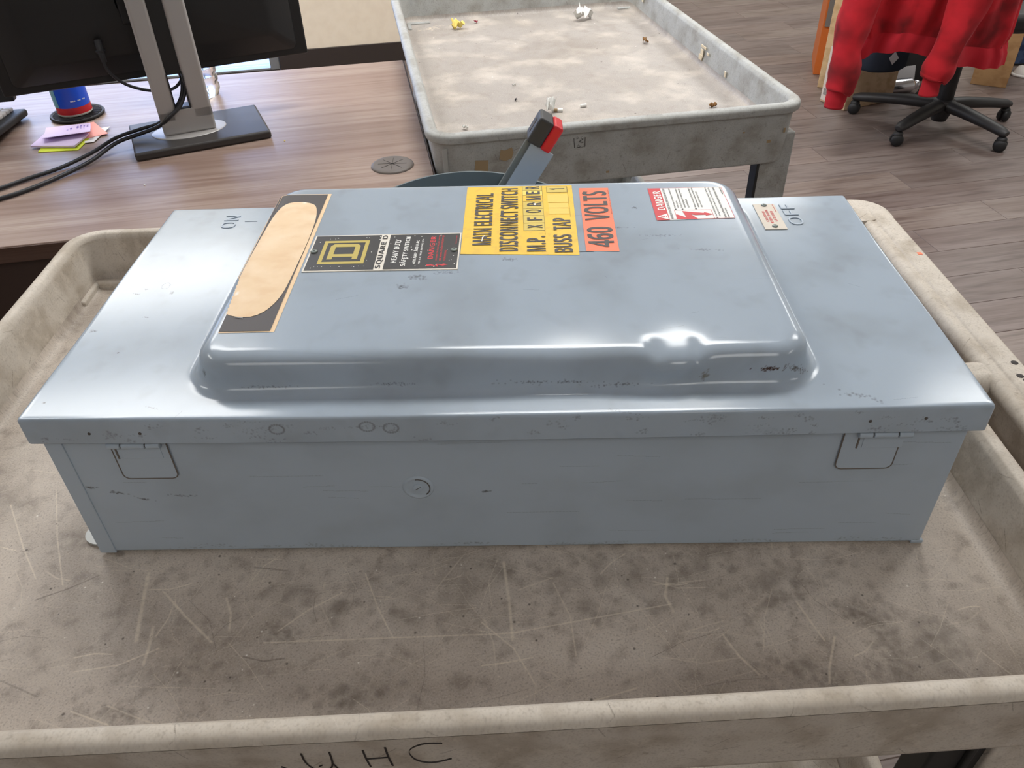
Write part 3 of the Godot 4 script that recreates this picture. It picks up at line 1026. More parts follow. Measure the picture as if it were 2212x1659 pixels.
func rear_cart() -> void:
	var t := thing("utility_cart", "worn grey plastic utility cart with an almost empty tray, behind the switch box", "cart", Vector3.ZERO, deg_to_rad(10.6))
	var x0 := -0.058
	var x1 := 0.666
	var z0 := -1.585
	var z1 := -0.490
	obj("tray", tray_shell(x0, x1, z0, z1, 0.745, 0.815, 0.695, 0.022, 0.0, 0.0003, 0.018), M.grey_plastic, t)
	obj("tray_floor", tray_floor(x0, x1, z0, z1, 0.745, 0.048, 0.0, Vector2(-0.06, -1.6), Vector2(0.74, 1.13)), M.rear_floor, t)
	under_cart(t, M.grey_plastic, 0.012, 0.629, z0 + 0.055, z1 - 0.035, 0.75)
	var zf := z1 - 0.0125
	var tp := Shape.new()
	tp.prism(PackedVector2Array([Vector2(0.027, 0.761), Vector2(0.051, 0.759), Vector2(0.049, 0.737), Vector2(0.024, 0.739)]), zf - 0.003, apron_z(z1, 0.759) + 0.0004)
	obj("tape_patch", tp, M.tape, t)
	tp = Shape.new()
	tp.prism(PackedVector2Array([Vector2(0.074, 0.777), Vector2(0.082, 0.775), Vector2(0.095, 0.780), Vector2(0.098, 0.77), Vector2(0.094, 0.759), Vector2(0.082, 0.755), Vector2(0.071, 0.759)]), zf - 0.003, apron_z(z1, 0.779) + 0.0004)
	obj("tape_patch", tp, M.tape, t)
	var bl := Shape.new()
	bl.rbox(Vector3(-0.028, 0.748, apron_z(z1, 0.76) - 0.0008), Vector3(0.009, 0.08, 0.003), 0.001)
	obj("scuff_strip", bl, M.paint_bare, t)
	var hw := Shape.new()
	var lines := [[[0.211, 0.794], [0.2115, 0.780], [0.213, 0.767]], [[0.211, 0.7935], [0.222, 0.794], [0.233, 0.793]], [[0.2325, 0.793], [0.2325, 0.78], [0.233, 0.768]], [[0.213, 0.767], [0.222, 0.767], [0.233, 0.768]], [[0.230, 0.790], [0.224, 0.785], [0.229, 0.783], [0.222, 0.779], [0.229, 0.776]], [[0.229, 0.776], [0.219, 0.778]], [[0.220, 0.772], [0.224, 0.769], [0.219, 0.768], [0.2185, 0.771], [0.221, 0.773]], [[0.216, 0.789], [0.22, 0.786], [0.2165, 0.784], [0.2155, 0.788]]]
	for q in lines:
		var pts := []
		for p in q:
			pts.append(Vector3(p[0], p[1], apron_z(z1, p[1]) + 0.0002))
		stroke(hw, pts, 0.0006)
	obj("handwriting", hw, M.ink, t)
	for q in [[0.628, 0.762, 0.004, 0.009], [0.600, 0.742, 0.008, 0.006], [0.545, 0.765, 0.004, 0.003], [0.28, 0.712, 0.006, 0.004]]:
		var sc := Shape.new()
		sc.rbox(Vector3(q[0], q[1], apron_z(z1, q[1]) + 0.0002), Vector3(q[2], q[3], 0.0008), 0.0003)
		obj("chipped_patch", sc, M.tape, t)
	# splashes on the inner right wall
	for q in [[-0.83, 0.79, 0.03, 0.006], [-0.835, 0.775, 0.016, 0.018], [-0.84, 0.765, 0.02, 0.012], [-0.80, 0.782, 0.012, 0.006], [-0.69, 0.77, 0.008, 0.012], [-1.3, 0.79, 0.012, 0.012]]:
		var sp := Shape.new()
		sp.rbox(Vector3(x1 - 0.0285 - (0.803 - q[1]) * 0.06, q[1], q[0] - 0.13), Vector3(0.0016, q[3], q[2]), 0.0006)
		obj("dried_paint", sp, M.dry_paint, t)
	var br := Shape.new()
	br.rbox(Vector3(0.30, 0.70, z1 - 0.04), Vector3(0.05, 0.012, 0.03), 0.003)
	obj("bracket", br, M.black_metal, t)
	var ch := Shape.new()
	ch.rbox(Vector3(0.594, 0.46, z1 - 0.04), Vector3(0.006, 0.5, 0.03), 0.002)
	obj("leg_brace", ch, M.black_metal, t)

# ------------------------------------------------------------------ the steel switch box
const DOME := [[0.0, 0.0], [0.003, 0.0004], [0.006, 0.0016], [0.009, 0.004], [0.011, 0.0075], [0.0125, 0.012], [0.014, 0.018], [0.0155, 0.0225], [0.018, 0.0262], [0.0215, 0.0292], [0.026, 0.0307], [0.030, 0.0312]]
const DX := 0.283
const DZ0 := 0.004
const DZ1 := 0.3725
const DR := 0.046

func dome_radius(s: float) -> float:
	return maxf(DR - s * 0.9, 0.018)

func dome_back(s: float) -> float:
	# the wall at the back is drawn steeper than the others
	return DZ0 + (s * 0.55 if s < 0.03 else s - 0.0135)

func dome_height(s: float) -> float:
	if s <= 0.0:
		return 0.0
	for k in DOME.size() - 1:
		if s <= DOME[k + 1][0]:
			return lerpf(DOME[k][1], DOME[k + 1][1], (s - DOME[k][0]) / (DOME[k + 1][0] - DOME[k][0]))
	return 0.0312

func dent(p: Vector3) -> Vector3:
	# knocks along the front top edge of the raised panel, and the lazy bow of its sheet
	var top := clampf((p.y - LID_Y) / 0.03, 0.0, 1.0)
	if top > 0.0:
		# two soft sags that roll over the front edge, and two creases where it buckled
		var roll := clampf((p.z - 0.265) / 0.085, 0.0, 1.1)
		var roll2 := clampf((p.z - 0.295) / 0.055, 0.0, 1.1)
		p.y -= top * (0.0036 * gauss((p.x - 0.062) / 0.058) * roll * roll + 0.0034 * gauss((p.x - 0.155) / 0.022) * roll2 * roll2)
		var edge := smoothstep(0.328, 0.348, p.z)
		p.y -= top * edge * (0.0034 * gauss((p.x - 0.134) / 0.008) + 0.0024 * gauss((p.x - 0.168) / 0.006) + 0.0012 * gauss((p.x - 0.15) / 0.02))
		p.z += top * edge * (0.006 * gauss((p.x - 0.148) / 0.026) + 0.002 * gauss((p.x - 0.134) / 0.007))
		p.y += 0.00035 * top * sin(p.x * 14.0 + 1.0) * sin(p.z * 17.0)
	else:
		p.y += 0.0005 * sin(p.x * 19.0 + p.z * 23.0) * smoothstep(0.283, 0.33, absf(p.x))
	return p

func cover_y(x: float, z: float) -> float:
	# height of the cover's skin over a point
	var sb := z - DZ0
	sb = sb / 0.55 if sb < 0.0165 else sb + 0.0135
	var sx := DX - absf(x)
	var sz := minf(sb, DZ1 - z)
	var s := minf(sx, sz)
	if sx < DR and sz < DR:
		s = DR - Vector2(DR - sx, DR - sz).length()
	var p := dent(Vector3(x, LID_Y + dome_height(s), z))
	return p.y

func cover_shape() -> Shape:
	var prof := []   # inset from the lid's edge, y, uv drop
	var ly := LID_Y
	for q in [[0.0016, -0.027], [0.0004, -0.0278], [0.0, -0.027], [0.0, -0.02], [0.0, -0.01], [0.0, -0.0035], [0.0001, -0.0022], [0.0007, -0.0009], [0.0017, -0.0002], [0.003, 0.0], [0.006, 0.0]]:
		prof.append(q)
	var rows := []
	var uvs := []
	var nx := 190
	var nz := 70
	var nc := 16
	for q in prof:
		_cover_ring(rows, uvs, rrect(-0.41 + q[0], 0.41 - q[0], q[0] * 0.6, 0.395 - q[0], 0.0025, ly + q[1], nx, nz, nc), -minf(q[1], 0.0))
	var a := rrect(-0.404, 0.404, 0.0036, 0.389, 0.0025, ly, nx, nz, nc)
	var b := rrect(-DX, DX, DZ0, DZ1, DR, ly, nx, nz, nc)
	for f in [0.12, 0.25, 0.4, 0.55, 0.7, 0.82, 0.92, 0.975]:
		var r := PackedVector3Array()
		for k in a.size():
			r.append(a[k].lerp(b[k], f))
		_cover_ring(rows, uvs, r, 0.0)
	for q in DOME:
		var s: float = q[0]
		var su: float = s + 0.022 * clampf(q[1] / 0.031, 0.0, 1.0)
		_cover_ring(rows, uvs, rrect(-DX + s, DX - s, dome_back(s), DZ1 - s, dome_radius(s), ly + q[1], nx, nz, nc), 0.0, rrect(-DX + su, DX - su, dome_back(su), DZ1 - su, dome_radius(s), 0.0, nx, nz, nc))
	var s := 0.034
	while s < 0.19:
		var su := s + 0.022 * clampf((0.12 - s) / 0.09, 0.0, 1.0)
		_cover_ring(rows, uvs, rrect(-DX + s, DX - s, dome_back(s), DZ1 - s, dome_radius(s), ly + 0.0312, nx, nz, nc), 0.0, rrect(-DX + su, DX - su, dome_back(su), DZ1 - su, dome_radius(s), 0.0, nx, nz, nc))
		s += 0.004 if s < 0.1 else 0.011
	_cover_ring(rows, uvs, rrect(-DX + 0.1905, DX - 0.1905, dome_back(0.1905), DZ1 - 0.1905, 0.001, ly + 0.0312, nx, nz, nc), 0.0)
	var o := Shape.new()
	o.grid(rows, uvs, true, 1)
	# the loft runs from outside in: its normals must look up
	var up := 0.0
	for q in o.n:
		up += q.y
	if up < 0:
		for k in o.n.size():
			o.n[k] = -o.n[k]
		for k in range(0, o.i.size(), 3):
			var e := o.i[k + 1]
			o.i[k + 1] = o.i[k + 2]
			o.i[k + 2] = e
	return o

func _cover_ring(rows: Array, uvs: Array, r: PackedVector3Array, drop: float, at := PackedVector3Array()) -> void:
	var ur := PackedVector2Array()
	for k in r.size():
		var p := r[k]
		var q := Vector2(p.x, p.z) if at.is_empty() else Vector2(at[k].x, at[k].z)
		if drop > 0.0:
			if p.z > 0.393:
				q.y += drop
			elif p.z < 0.002:
				q.y -= drop
			else:
				q.x += signf(p.x) * drop
		ur.append(Vector2((q.x + 0.46) / 0.92, (q.y + 0.04) / 0.48))
		p.z += 0.0035 * smoothstep(0.37, 0.392, p.z) * (1.0 - pow(p.x / 0.41, 2.0))
		r[k] = dent(p)
	rows.append(r)
	uvs.append(ur)

func drape(poly_rows: Array, lift: float, uvbox: Rect2) -> Shape:
	# a label laid on the cover: rows of [z, left x, right x]
	var rows := []
	var uvs := []
	for q in poly_rows:
		var r := PackedVector3Array()
		var ur := PackedVector2Array()
		for k in 13:
			var x: float = lerpf(q[1], q[2], k / 12.0)
			r.append(Vector3(x, cover_y(x, q[0]) + lift, q[0]))
			ur.append(Vector2((x - uvbox.position.x) / uvbox.size.x, (q[0] - uvbox.position.y) / uvbox.size.y))
		rows.append(r)
		uvs.append(ur)
	var s := Shape.new()
	s.grid(rows, uvs, false, 1)
	if s.n[0].y < 0:
		s = Shape.new()
		s.grid(rows, uvs, false, -1)
	return s

func patch(x0: float, x1: float, z0: float, z1: float, lift: float, n := 12) -> Shape:
	var rows := []
	for k in n + 1:
		rows.append([lerpf(z0, z1, float(k) / n), x0, x1])
	return drape(rows, lift, Rect2(x0, z0, x1 - x0, z1 - z0))

func skewed(c: Array, lift: float) -> Shape:
	# a label by its four corners: far left, far right, near right, near left (x, z)
	var rows := []
	var uvs := []
	for a in 9:
		var r := PackedVector3Array()
		var ur := PackedVector2Array()
		for b in 9:
			var p: Vector2 = c[0].lerp(c[1], b / 8.0).lerp(c[3].lerp(c[2], b / 8.0), a / 8.0)
			r.append(Vector3(p.x, cover_y(p.x, p.y) + lift, p.y))
			ur.append(Vector2(b / 8.0, a / 8.0))
		rows.append(r)
		uvs.append(ur)
	var s := Shape.new()
	s.grid(rows, uvs, false, 1)
	if s.n[0].y < 0:
		s = Shape.new()
		s.grid(rows, uvs, false, -1)
	return s

func screw(s: Shape, x: float, y: float, z: float, r := 0.0036) -> void:
	s.lathe([Vector2(0.0, y + 0.0008), Vector2(r * 0.3, y + 0.0008), Vector2(r * 0.36, y + 0.0016), Vector2(r * 0.8, y + 0.0016), Vector2(r, y + 0.0009), Vector2(r * 1.02, y - 0.0006)], 18, Transform3D(Basis.IDENTITY, Vector3(x, 0, z)))

func line_box(s: Shape, x0: float, x1: float, z0: float, z1: float, y: float, w: float) -> void:
	for q in [[x0, x1, z0 - w, z0 + w], [x0, x1, z1 - w, z1 + w], [x0 - w, x0 + w, z0, z1], [x1 - w, x1 + w, z0, z1]]:
		s.flat(PackedVector2Array([Vector2(q[0], q[2]), Vector2(q[1], q[2]), Vector2(q[1], q[3]), Vector2(q[0], q[3])]), y)

func switch_box() -> void:
	var t := thing("switch_box", "grey-blue steel electrical switch box with warning labels on its raised cover", "switch box", Vector3(0, TRAY_Y, 0.1975))
	var parts := {}
	var put := func(called: String, s: Shape, m: Material, under: Node3D = null) -> MeshInstance3D:
		var o := obj(called, s, m, t if under == null else under)
		if under == null:
			o.position = Vector3(0, 0, -0.1975)
		return o
	# body, its lapped end flange and seams
	var b := Shape.new()
	b.rbox(Vector3(0, 0.0815, 0.1975), Vector3(0.804, 0.157, 0.379), 0.0025, Basis.IDENTITY, 2)
	for k in b.t.size():
		b.t[k] = Vector2((b.v[k].x + 0.41) / 0.82, (0.156 - b.v[k].y) / 0.16)
	var body: MeshInstance3D = put.call("body", b, M.body_paint)
	var fl := Shape.new()
	fl.rbox(Vector3(-0.3945, 0.079, 0.3872), Vector3(0.0158, 0.154, 0.0022), 0.0008)
	put.call("end_flange", fl, M.paint)
	var fr := Shape.new()
	fr.rbox(Vector3(0.3985, 0.003, 0.3855), Vector3(0.012, 0.004, 0.004), 0.001)
	put.call("corner_tab", fr, M.paint)
	for x in [-0.407, 0.394]:
		for z in [0.03, 0.362]:
			var f := Shape.new()
			var poly := PackedVector2Array()
			var sg := signf(x)
			for k in 13:
				var a := -PI / 2 + PI * k / 12.0
				poly.append(Vector2(x + sg * (0.002 + 0.019 * cos(a)), z + 0.016 * sin(a)))
			poly.append(Vector2(x - sg * 0.01, z + 0.016))
			poly.append(Vector2(x - sg * 0.01, z - 0.016))
			f.prism(poly, -0.003, -0.0002, Transform3D(Basis(Vector3.RIGHT, Vector3(0, 0, 1), Vector3(0, -1, 0)), Vector3.ZERO))
			put.call("mounting_foot", f, M.paint_bare)
	# cover
	var cover: MeshInstance3D = put.call("cover", cover_shape(), M.cover_paint)
	var em := Shape.new()
	var ey := LID_Y + 0.0001
	put_text(em, "ON", Vector3(-0.3195, ey, 0.0535), Vector3(-0.3195, ey, 0.0215), Vector3(-0.3365, ey, 0.0535), false, 1.0, 0.0007)
	em.rbox(Vector3(-0.3035, ey, 0.0374), Vector3(0.015, 0.0009, 0.0006), 0.0003)
	put_text(em, "OFF", Vector3(0.3425, ey, 0.0735), Vector3(0.3405, ey, 0.0225), Vector3(0.3270, ey, 0.0735), false, 1.0, 0.0009)
	obj("embossed_lettering", em, M.paint, cover)
	for q in [[-0.352, 0.167], [-0.308, 0.1668], [0.309, 0.1684], [0.355, 0.1700]]:
		var bz := 0.3952 + 0.0035 * (1.0 - pow(q[0] / 0.41, 2.0))
		var holes := Shape.new()
		holes.lathe([Vector2(0, 0.0004), Vector2(0.0013, 0.0004), Vector2(0.0016, -0.001)], 12, Transform3D(Basis(Vector3.RIGHT, PI / 2), Vector3(q[0], q[1], bz)))
		obj("rivet_hole", holes, M.groove, cover)
	# hinges on the front wall
	for q in [[-0.3445, -0.2945, -0.345, -0.297], [0.2955, 0.3455, 0.305, 0.352]]:
		var h := Shape.new()
		var poly := PackedVector2Array()
		var rr := 0.006
		poly.append_array([Vector2(q[0], 0.156), Vector2(q[1], 0.156)])
		for k in 5:
			var a := -PI / 2 * k / 4.0
			poly.append(Vector2(q[1] - rr + cos(a) * rr, 0.105 + rr + sin(a) * rr))
		for k in 5:
			var a := -PI / 2 - PI / 2 * k / 4.0
			poly.append(Vector2(q[0] + rr + cos(a) * rr, 0.105 + rr + sin(a) * rr))
		h.prism(poly, 0.386, 0.3884)
		h.rbox(Vector3((q[2] + q[3]) / 2 + 0.002, 0.1385, 0.3885), Vector3(q[3] - q[2] - 0.012, 0.016, 0.0012), 0.0005)
		var hi: MeshInstance3D = put.call("hinge", h, M.paint)
		var gv := Shape.new()
		var gp := []
		for k in poly.size():
			if k > 0:
				gp.append(Vector3(poly[k].x, poly[k].y, 0.3882))
		gp.append(Vector3(q[0], 0.156, 0.3882))
		gv.tube(gp, [0.0007], 6)
		gv.rbox(Vector3(q[2] + 0.004, 0.14, 0.3884), Vector3(0.0016, 0.02, 0.0014), 0.0004)
		obj("seam", gv, M.paint_seam, hi)
		var n := 3
		var L: float = (q[3] - q[2])
		var cuts := [0.0, 0.27, 0.72, 1.0]
		for k in n:
			var kn := Shape.new()
			var xa: float = q[2] + L * cuts[k] + 0.0006
			var xb: float = q[2] + L * cuts[k + 1] - 0.0006
			kn.lathe([Vector2(0, -(xb - xa) / 2), Vector2(0.0031, -(xb - xa) / 2), Vector2(0.0036, -(xb - xa) / 2 + 0.0006), Vector2(0.0036, (xb - xa) / 2 - 0.0006), Vector2(0.0031, (xb - xa) / 2), Vector2(0, (xb - xa) / 2)], 14, Transform3D(Basis(Vector3.FORWARD, PI / 2), Vector3((xa + xb) / 2, 0.1492, 0.3915)))
			obj("knuckle", kn, M.paint, hi)
		var pin := Shape.new()
		pin.tube([Vector3(q[2] + 0.002, 0.1492, 0.3915), Vector3(q[3] - 0.002, 0.1492, 0.3915)], [0.0024], 8)
		obj("hinge_pin", pin, M.groove, hi)
	# pressed knock-out on the front wall
	var ko := Shape.new()
	ko.lathe([Vector2(0, 0.0016), Vector2(0.0042, 0.0016), Vector2(0.0046, 0.0011), Vector2(0.0047, 0.0002), Vector2(0.009, 0.0002), Vector2(0.0108, 0.0004), Vector2(0.0118, 0.0012), Vector2(0.013, 0.0010), Vector2(0.0145, 0.0001), Vector2(0.0146, -0.001)], 40, Transform3D(Basis(Vector3.RIGHT, PI / 2).scaled_local(Vector3(1, 1, 1)), Vector3(-0.079, 0.087, 0.387)))
	var kob: MeshInstance3D = put.call("knockout", ko, M.paint)
	var kog := Shape.new()
	var arc := []
	for k in 13:
		var a := deg_to_rad(-50.0 + 150.0 * k / 12.0)
		arc.append(Vector3(-0.079 + cos(a) * 0.0108, 0.087 + sin(a) * 0.0108, 0.3878))
	kog.tube(arc, [0.0005], 6)
	kog.rbox(Vector3(-0.079, 0.087, 0.3886), Vector3(0.006, 0.0007, 0.0004), 0.0002, Basis(Vector3.BACK, 0.6))
	obj("seam", kog, M.groove, kob)
	# operating handle on the far side
	var cz := -0.045
	var disc := PackedVector2Array()
	for k in 41:
		var a := deg_to_rad(152.0 - 124.0 * k / 40.0)
		disc.append(Vector2(-0.0455 + cos(a) * 0.2545, 0.6825 - TRAY_Y + sin(a) * 0.2545))
	var dp := Shape.new()
	dp.prism(disc, cz - 0.003, cz)
	put.call("index_plate", dp, M.paint_dark)
	var lever := Shape.new()
	var dir := Vector3(0.52, 0.854, 0).normalized()
	var side := Vector3(dir.y, -dir.x, 0)
	var lb := Basis(side, dir, Vector3(0, 0, 1))
	var foot := Vector3(-0.052, 0.80 - TRAY_Y, -0.03)
	var tip := Vector3(0.041, 0.974 - TRAY_Y, -0.03)
	var len := (tip - foot).length()
	lever.rbox((foot + tip) / 2, Vector3(0.031, len, 0.003), 0.001, lb)
	var lv: MeshInstance3D = put.call("lever", lever, M.paint)
	var lf := Shape.new()
	lf.rbox((foot + tip) / 2 - side * 0.0187 - Vector3(0, 0, 0.003), Vector3(0.0022, len, 0.011), 0.0008, lb * Basis(Vector3.UP, -1.0))
	obj("flange", lf, M.flange_paint, lv)
	var gc := Vector3(0.0495, 0.9885 - TRAY_Y, -0.040)
	var gdir := dir
	var g1 := Shape.new()
	g1.rbox(gc - side * 0.0075 , Vector3(0.019, 0.034, 0.034), 0.0035, lb, 3)
	obj("grip", g1, M.grip_black, lv).set_meta("label", "black half of the lever grip")
	var g2 := Shape.new()
	g2.rbox(gc + side * 0.0082, Vector3(0.0135, 0.0345, 0.0345), 0.0035, lb, 3)
	obj("grip", g2, M.grip_red, lv).set_meta("label", "red half of the lever grip")
	var gs := Shape.new()
	gs.rbox(gc - side * 0.0171, Vector3(0.0006, 0.018, 0.006), 0.0002, lb)
	obj("slot", gs, M.groove, lv)
	var hb := Shape.new()
	hb.lathe([Vector2(0, -0.03), Vector2(0.022, -0.03), Vector2(0.024, 0.0), Vector2(0.02, 0.012), Vector2(0, 0.012)], 24, Transform3D(Basis(Vector3.RIGHT, PI / 2), Vector3(-0.052, 0.80 - TRAY_Y, -0.035)))
	hb.rbox(Vector3(-0.045, 0.07, -0.022), Vector3(0.1, 0.06, 0.07), 0.004)
	put.call("handle_hub", hb, M.paint_dark)
	worn_label(put)
	name_plate(put)
	yellow_label(put)
	small_labels(put)

func worn_label(put: Callable) -> void:
	# dark bordered label, its middle rubbed down to bare backing and its left edge torn away
	var left := func(z: float) -> float:
		if z < 0.215:
			return lerpf(-0.2665, -0.2635, z / 0.215)
		if z < 0.222:
			return lerpf(-0.2635, -0.2595, (z - 0.215) / 0.007)
		if z < 0.287:
			return lerpf(-0.2595, -0.2535, (z - 0.222) / 0.065) + 0.0006 * sin(z * 900.0)
		return lerpf(-0.2535, -0.2525, (z - 0.287) / 0.03)
	var z0 := 0.0335
	var z1 := 0.3165
	var rows := []
	for k in 91:
		var z := lerpf(z0, z1, k / 90.0)
		rows.append([z, left.call(z), -0.2022])
	var box := Rect2(-0.27, 0.03, 0.07, 0.29)
	var lab: MeshInstance3D = put.call("worn_label", drape(rows, 0.0003, box), M.cream_label)
	lab.set_meta("label", "dark label with its middle worn down to pale backing")
	rows = []
	for k in 91:
		var z := lerpf(z0 + 0.0016, z1 - 0.0016, k / 90.0)
		var torn: bool = z > 0.216
		rows.append([z, left.call(z) + (0.0001 if torn else 0.0028), -0.2062])
	obj("dark_border", drape(rows, 0.0006, box), M.label_black, lab)
	# bare oval
	var pts := [Vector2(-0.2395, 0.054), Vector2(-0.2255, 0.0565), Vector2(-0.2145, 0.066), Vector2(-0.2085, 0.095), Vector2(-0.2066, 0.14), Vector2(-0.2072, 0.2), Vector2(-0.209, 0.25), Vector2(-0.2155, 0.277), Vector2(-0.226, 0.2905), Vector2(-0.238, 0.2925), Vector2(-0.25, 0.289), Vector2(-0.2555, 0.28), Vector2(-0.2592, 0.24), Vector2(-0.2605, 0.2), Vector2(-0.2598, 0.14), Vector2(-0.2575, 0.09), Vector2(-0.251, 0.062)]
	var poly := PackedVector2Array()
	var m := pts.size()
	for k in m:
		for s in 5:
			poly.append(pts[k].cubic_interpolate(pts[(k + 1) % m], pts[(k - 1 + m) % m], pts[(k + 2) % m], s / 5.0))
	rows = []
	for k in 81:
		var z := lerpf(0.0545, 0.2922, k / 80.0)
		var lo := 9.0
		var hi := -9.0
		for e in poly.size():
			var a := poly[e]
			var b := poly[(e + 1) % poly.size()]
			if (a.y - z) * (b.y - z) <= 0.0 and absf(a.y - b.y) > 1e-9:
				var x := lerpf(a.x, b.x, (z - a.y) / (b.y - a.y))
				lo = minf(lo, x)
				hi = maxf(hi, x)
		if hi > lo:
			if z > 0.222 and z < 0.287:
				lo = maxf(lo, left.call(z))
			rows.append([z, lo, hi])
	obj("bare_backing", drape(rows, 0.0009, box), M.worn_paper, lab)
	var sc := Shape.new()
	sc.tube([Vector3(-0.244, cover_y(-0.244, 0.2925) + 0.0012, 0.2925), Vector3(-0.236, cover_y(-0.236, 0.2945) + 0.0012, 0.2945)], [0.0003], 5)
	obj("scrape", sc, M.white_print, lab)

func name_plate(put: Callable) -> void:
	var y := LID_Y + 0.0312
	var s := Shape.new()
	s.rbox(Vector3(-0.1221, y + 0.0004, 0.1751), Vector3(0.1555, 0.0013, 0.0757), 0.0005)
	var pl: MeshInstance3D = put.call("name_plate", settle(s), M.plate_white)
	var py := y + 0.00125
	var k := Shape.new()
	k.flat(PackedVector2Array([Vector2(-0.1980, 0.1393), Vector2(-0.1290, 0.1393), Vector2(-0.1286, 0.2112), Vector2(-0.1980, 0.2112)]), py)
	k.flat(PackedVector2Array([Vector2(-0.1195, 0.1393), Vector2(-0.0459, 0.1393), Vector2(-0.0459, 0.2112), Vector2(-0.1190, 0.2112)]), py)
	obj("dark_field", settle(k), M.plate_black, pl)
	var ly := py + 0.00015
	var g := Shape.new()
	var x0 := -0.1873
	var z0 := 0.1990
	var W := 0.0472
	var D := 0.0485
	var q := func(f0: float, f1: float, q0: float, q1: float) -> void:
		g.flat(PackedVector2Array([Vector2(x0 + f0 * W, z0 - q0 * D), Vector2(x0 + f1 * W, z0 - q0 * D), Vector2(x0 + f1 * W, z0 - q1 * D), Vector2(x0 + f0 * W, z0 - q1 * D)]), ly)
	q.call(0.0, 1.0, 0.0, 0.09)
	q.call(0.0, 1.0, 0.91, 1.0)
	q.call(0.0, 0.085, 0.09, 0.91)
	q.call(0.915, 1.0, 0.09, 0.91)
	q.call(0.17, 0.285, 0.19, 0.76)
	q.call(0.715, 0.83, 0.19, 0.76)
	q.call(0.285, 0.715, 0.29, 0.41)
	var top := PackedVector2Array()
	for e in [[0.17, 0.76], [0.285, 0.72], [0.715, 0.72], [0.83, 0.76], [0.76, 0.85], [0.24, 0.85]]:
		top.append(Vector2(x0 + e[0] * W, z0 - e[1] * D))
	g.flat(top, ly + 0.00005)
	obj("square_emblem", settle(g), M.gold_print, pl)
	var bk := Shape.new()
	lettering(bk, "SQUARE D", -0.1209, -0.1275, 0.2092, 0.1402, ly)
	obj("lettering", settle(bk), M.plate_black, pl)
	var wh := Shape.new()
	lettering(wh, "HEAVY DUTY", -0.1072, -0.1129, 0.1992, 0.1498, ly)
	lettering(wh, "SAFETY SWITCH", -0.0976, -0.1024, 0.2058, 0.1446, ly)
	lettering(wh, "400 AMP. 600 V.AC", -0.0876, -0.0907, 0.2017, 0.1524, ly)
	lettering(wh, "150 H.P. MAX. RATING 3PH.", -0.0830, -0.0849, 0.2019, 0.1494, ly)
	# paint specks on the plate
	rng.seed = 12
	for e in 46:
		var x := rng.randf_range(-0.196, -0.05)
		var z := rng.randf_range(0.141, 0.209)
		if x > -0.19 and x < -0.138 and z > 0.149 and z < 0.2:
			z = 0.145 if e % 2 else 0.2045
		var r := rng.randf_range(0.0002, 0.0008)
		var c := PackedVector2Array()
		for a in 7:
			c.append(Vector2(x + cos(TAU * a / 7.0) * r * rng.randf_range(0.7, 1.2), z + sin(TAU * a / 7.0) * r * rng.randf_range(0.8, 1.5)))
		wh.flat(c, ly + 0.0001)
	for e in [[-0.1103, 0.1678, 0.0016], [-0.1075, 0.1545, 0.002], [-0.0989, 0.1468, 0.0022], [-0.0936, 0.143, 0.0014], [-0.0862, 0.1448, 0.0013], [-0.0965, 0.1905, 0.002], [-0.0892, 0.2005, 0.0018], [-0.0885, 0.1865, 0.0014], [-0.0665, 0.2045, 0.0012], [-0.0682, 0.208, 0.0016], [-0.192, 0.2068, 0.0015], [-0.0482, 0.203, 0.0012]]:
		var c := PackedVector2Array()
		for a in 9:
			var r: float = e[2] * (0.45 + 0.25 * sin(a * 2.7 + e[0] * 900.0))
			c.append(Vector2(e[0] + cos(TAU * a / 9.0) * r, e[1] + sin(TAU * a / 9.0) * r * 1.3))
		wh.flat(c, ly + 0.00012)
	obj("lettering", settle(wh), M.white_print, pl)
	var rd := Shape.new()
	lettering(rd, "DANGER", -0.0708, -0.0762, 0.1922, 0.1448, ly)
	lettering(rd, "HAZARD OF ELECTRICAL SHOCK", -0.0664, -0.0679, 0.1957, 0.1427, ly)
	lettering(rd, "OR BURN. TURN OFF SUPPLY", -0.0622, -0.0642, 0.1959, 0.1428, ly)
	lettering(rd, "SERVICING", -0.0578, -0.0597, 0.196, 0.1754, ly)
	lettering(rd, "40273-024", -0.0485, -0.0494, 0.163, 0.1442, ly)
	rd.flat(PackedVector2Array([Vector2(-0.0762, 0.2072), Vector2(-0.0762, 0.2035), Vector2(-0.0712, 0.2035), Vector2(-0.0662, 0.2068), Vector2(-0.0666, 0.2025), Vector2(-0.0600, 0.2035), Vector2(-0.0598, 0.2018), Vector2(-0.0545, 0.2042), Vector2(-0.0596, 0.2066), Vector2(-0.0598, 0.205), Vector2(-0.0652, 0.2043), Vector2(-0.0640, 0.2085), Vector2(-0.0720, 0.2055)]), ly)
	obj("lettering", settle(rd), M.red_print, pl)
	var sc := Shape.new()
	screw(sc, -0.1949, py, 0.1731)
	obj("screw", settle(sc), M.screw_metal, pl)
	sc = Shape.new()
	screw(sc, -0.0502, py, 0.1753)
	obj("screw", settle(sc), M.screw_metal, pl)

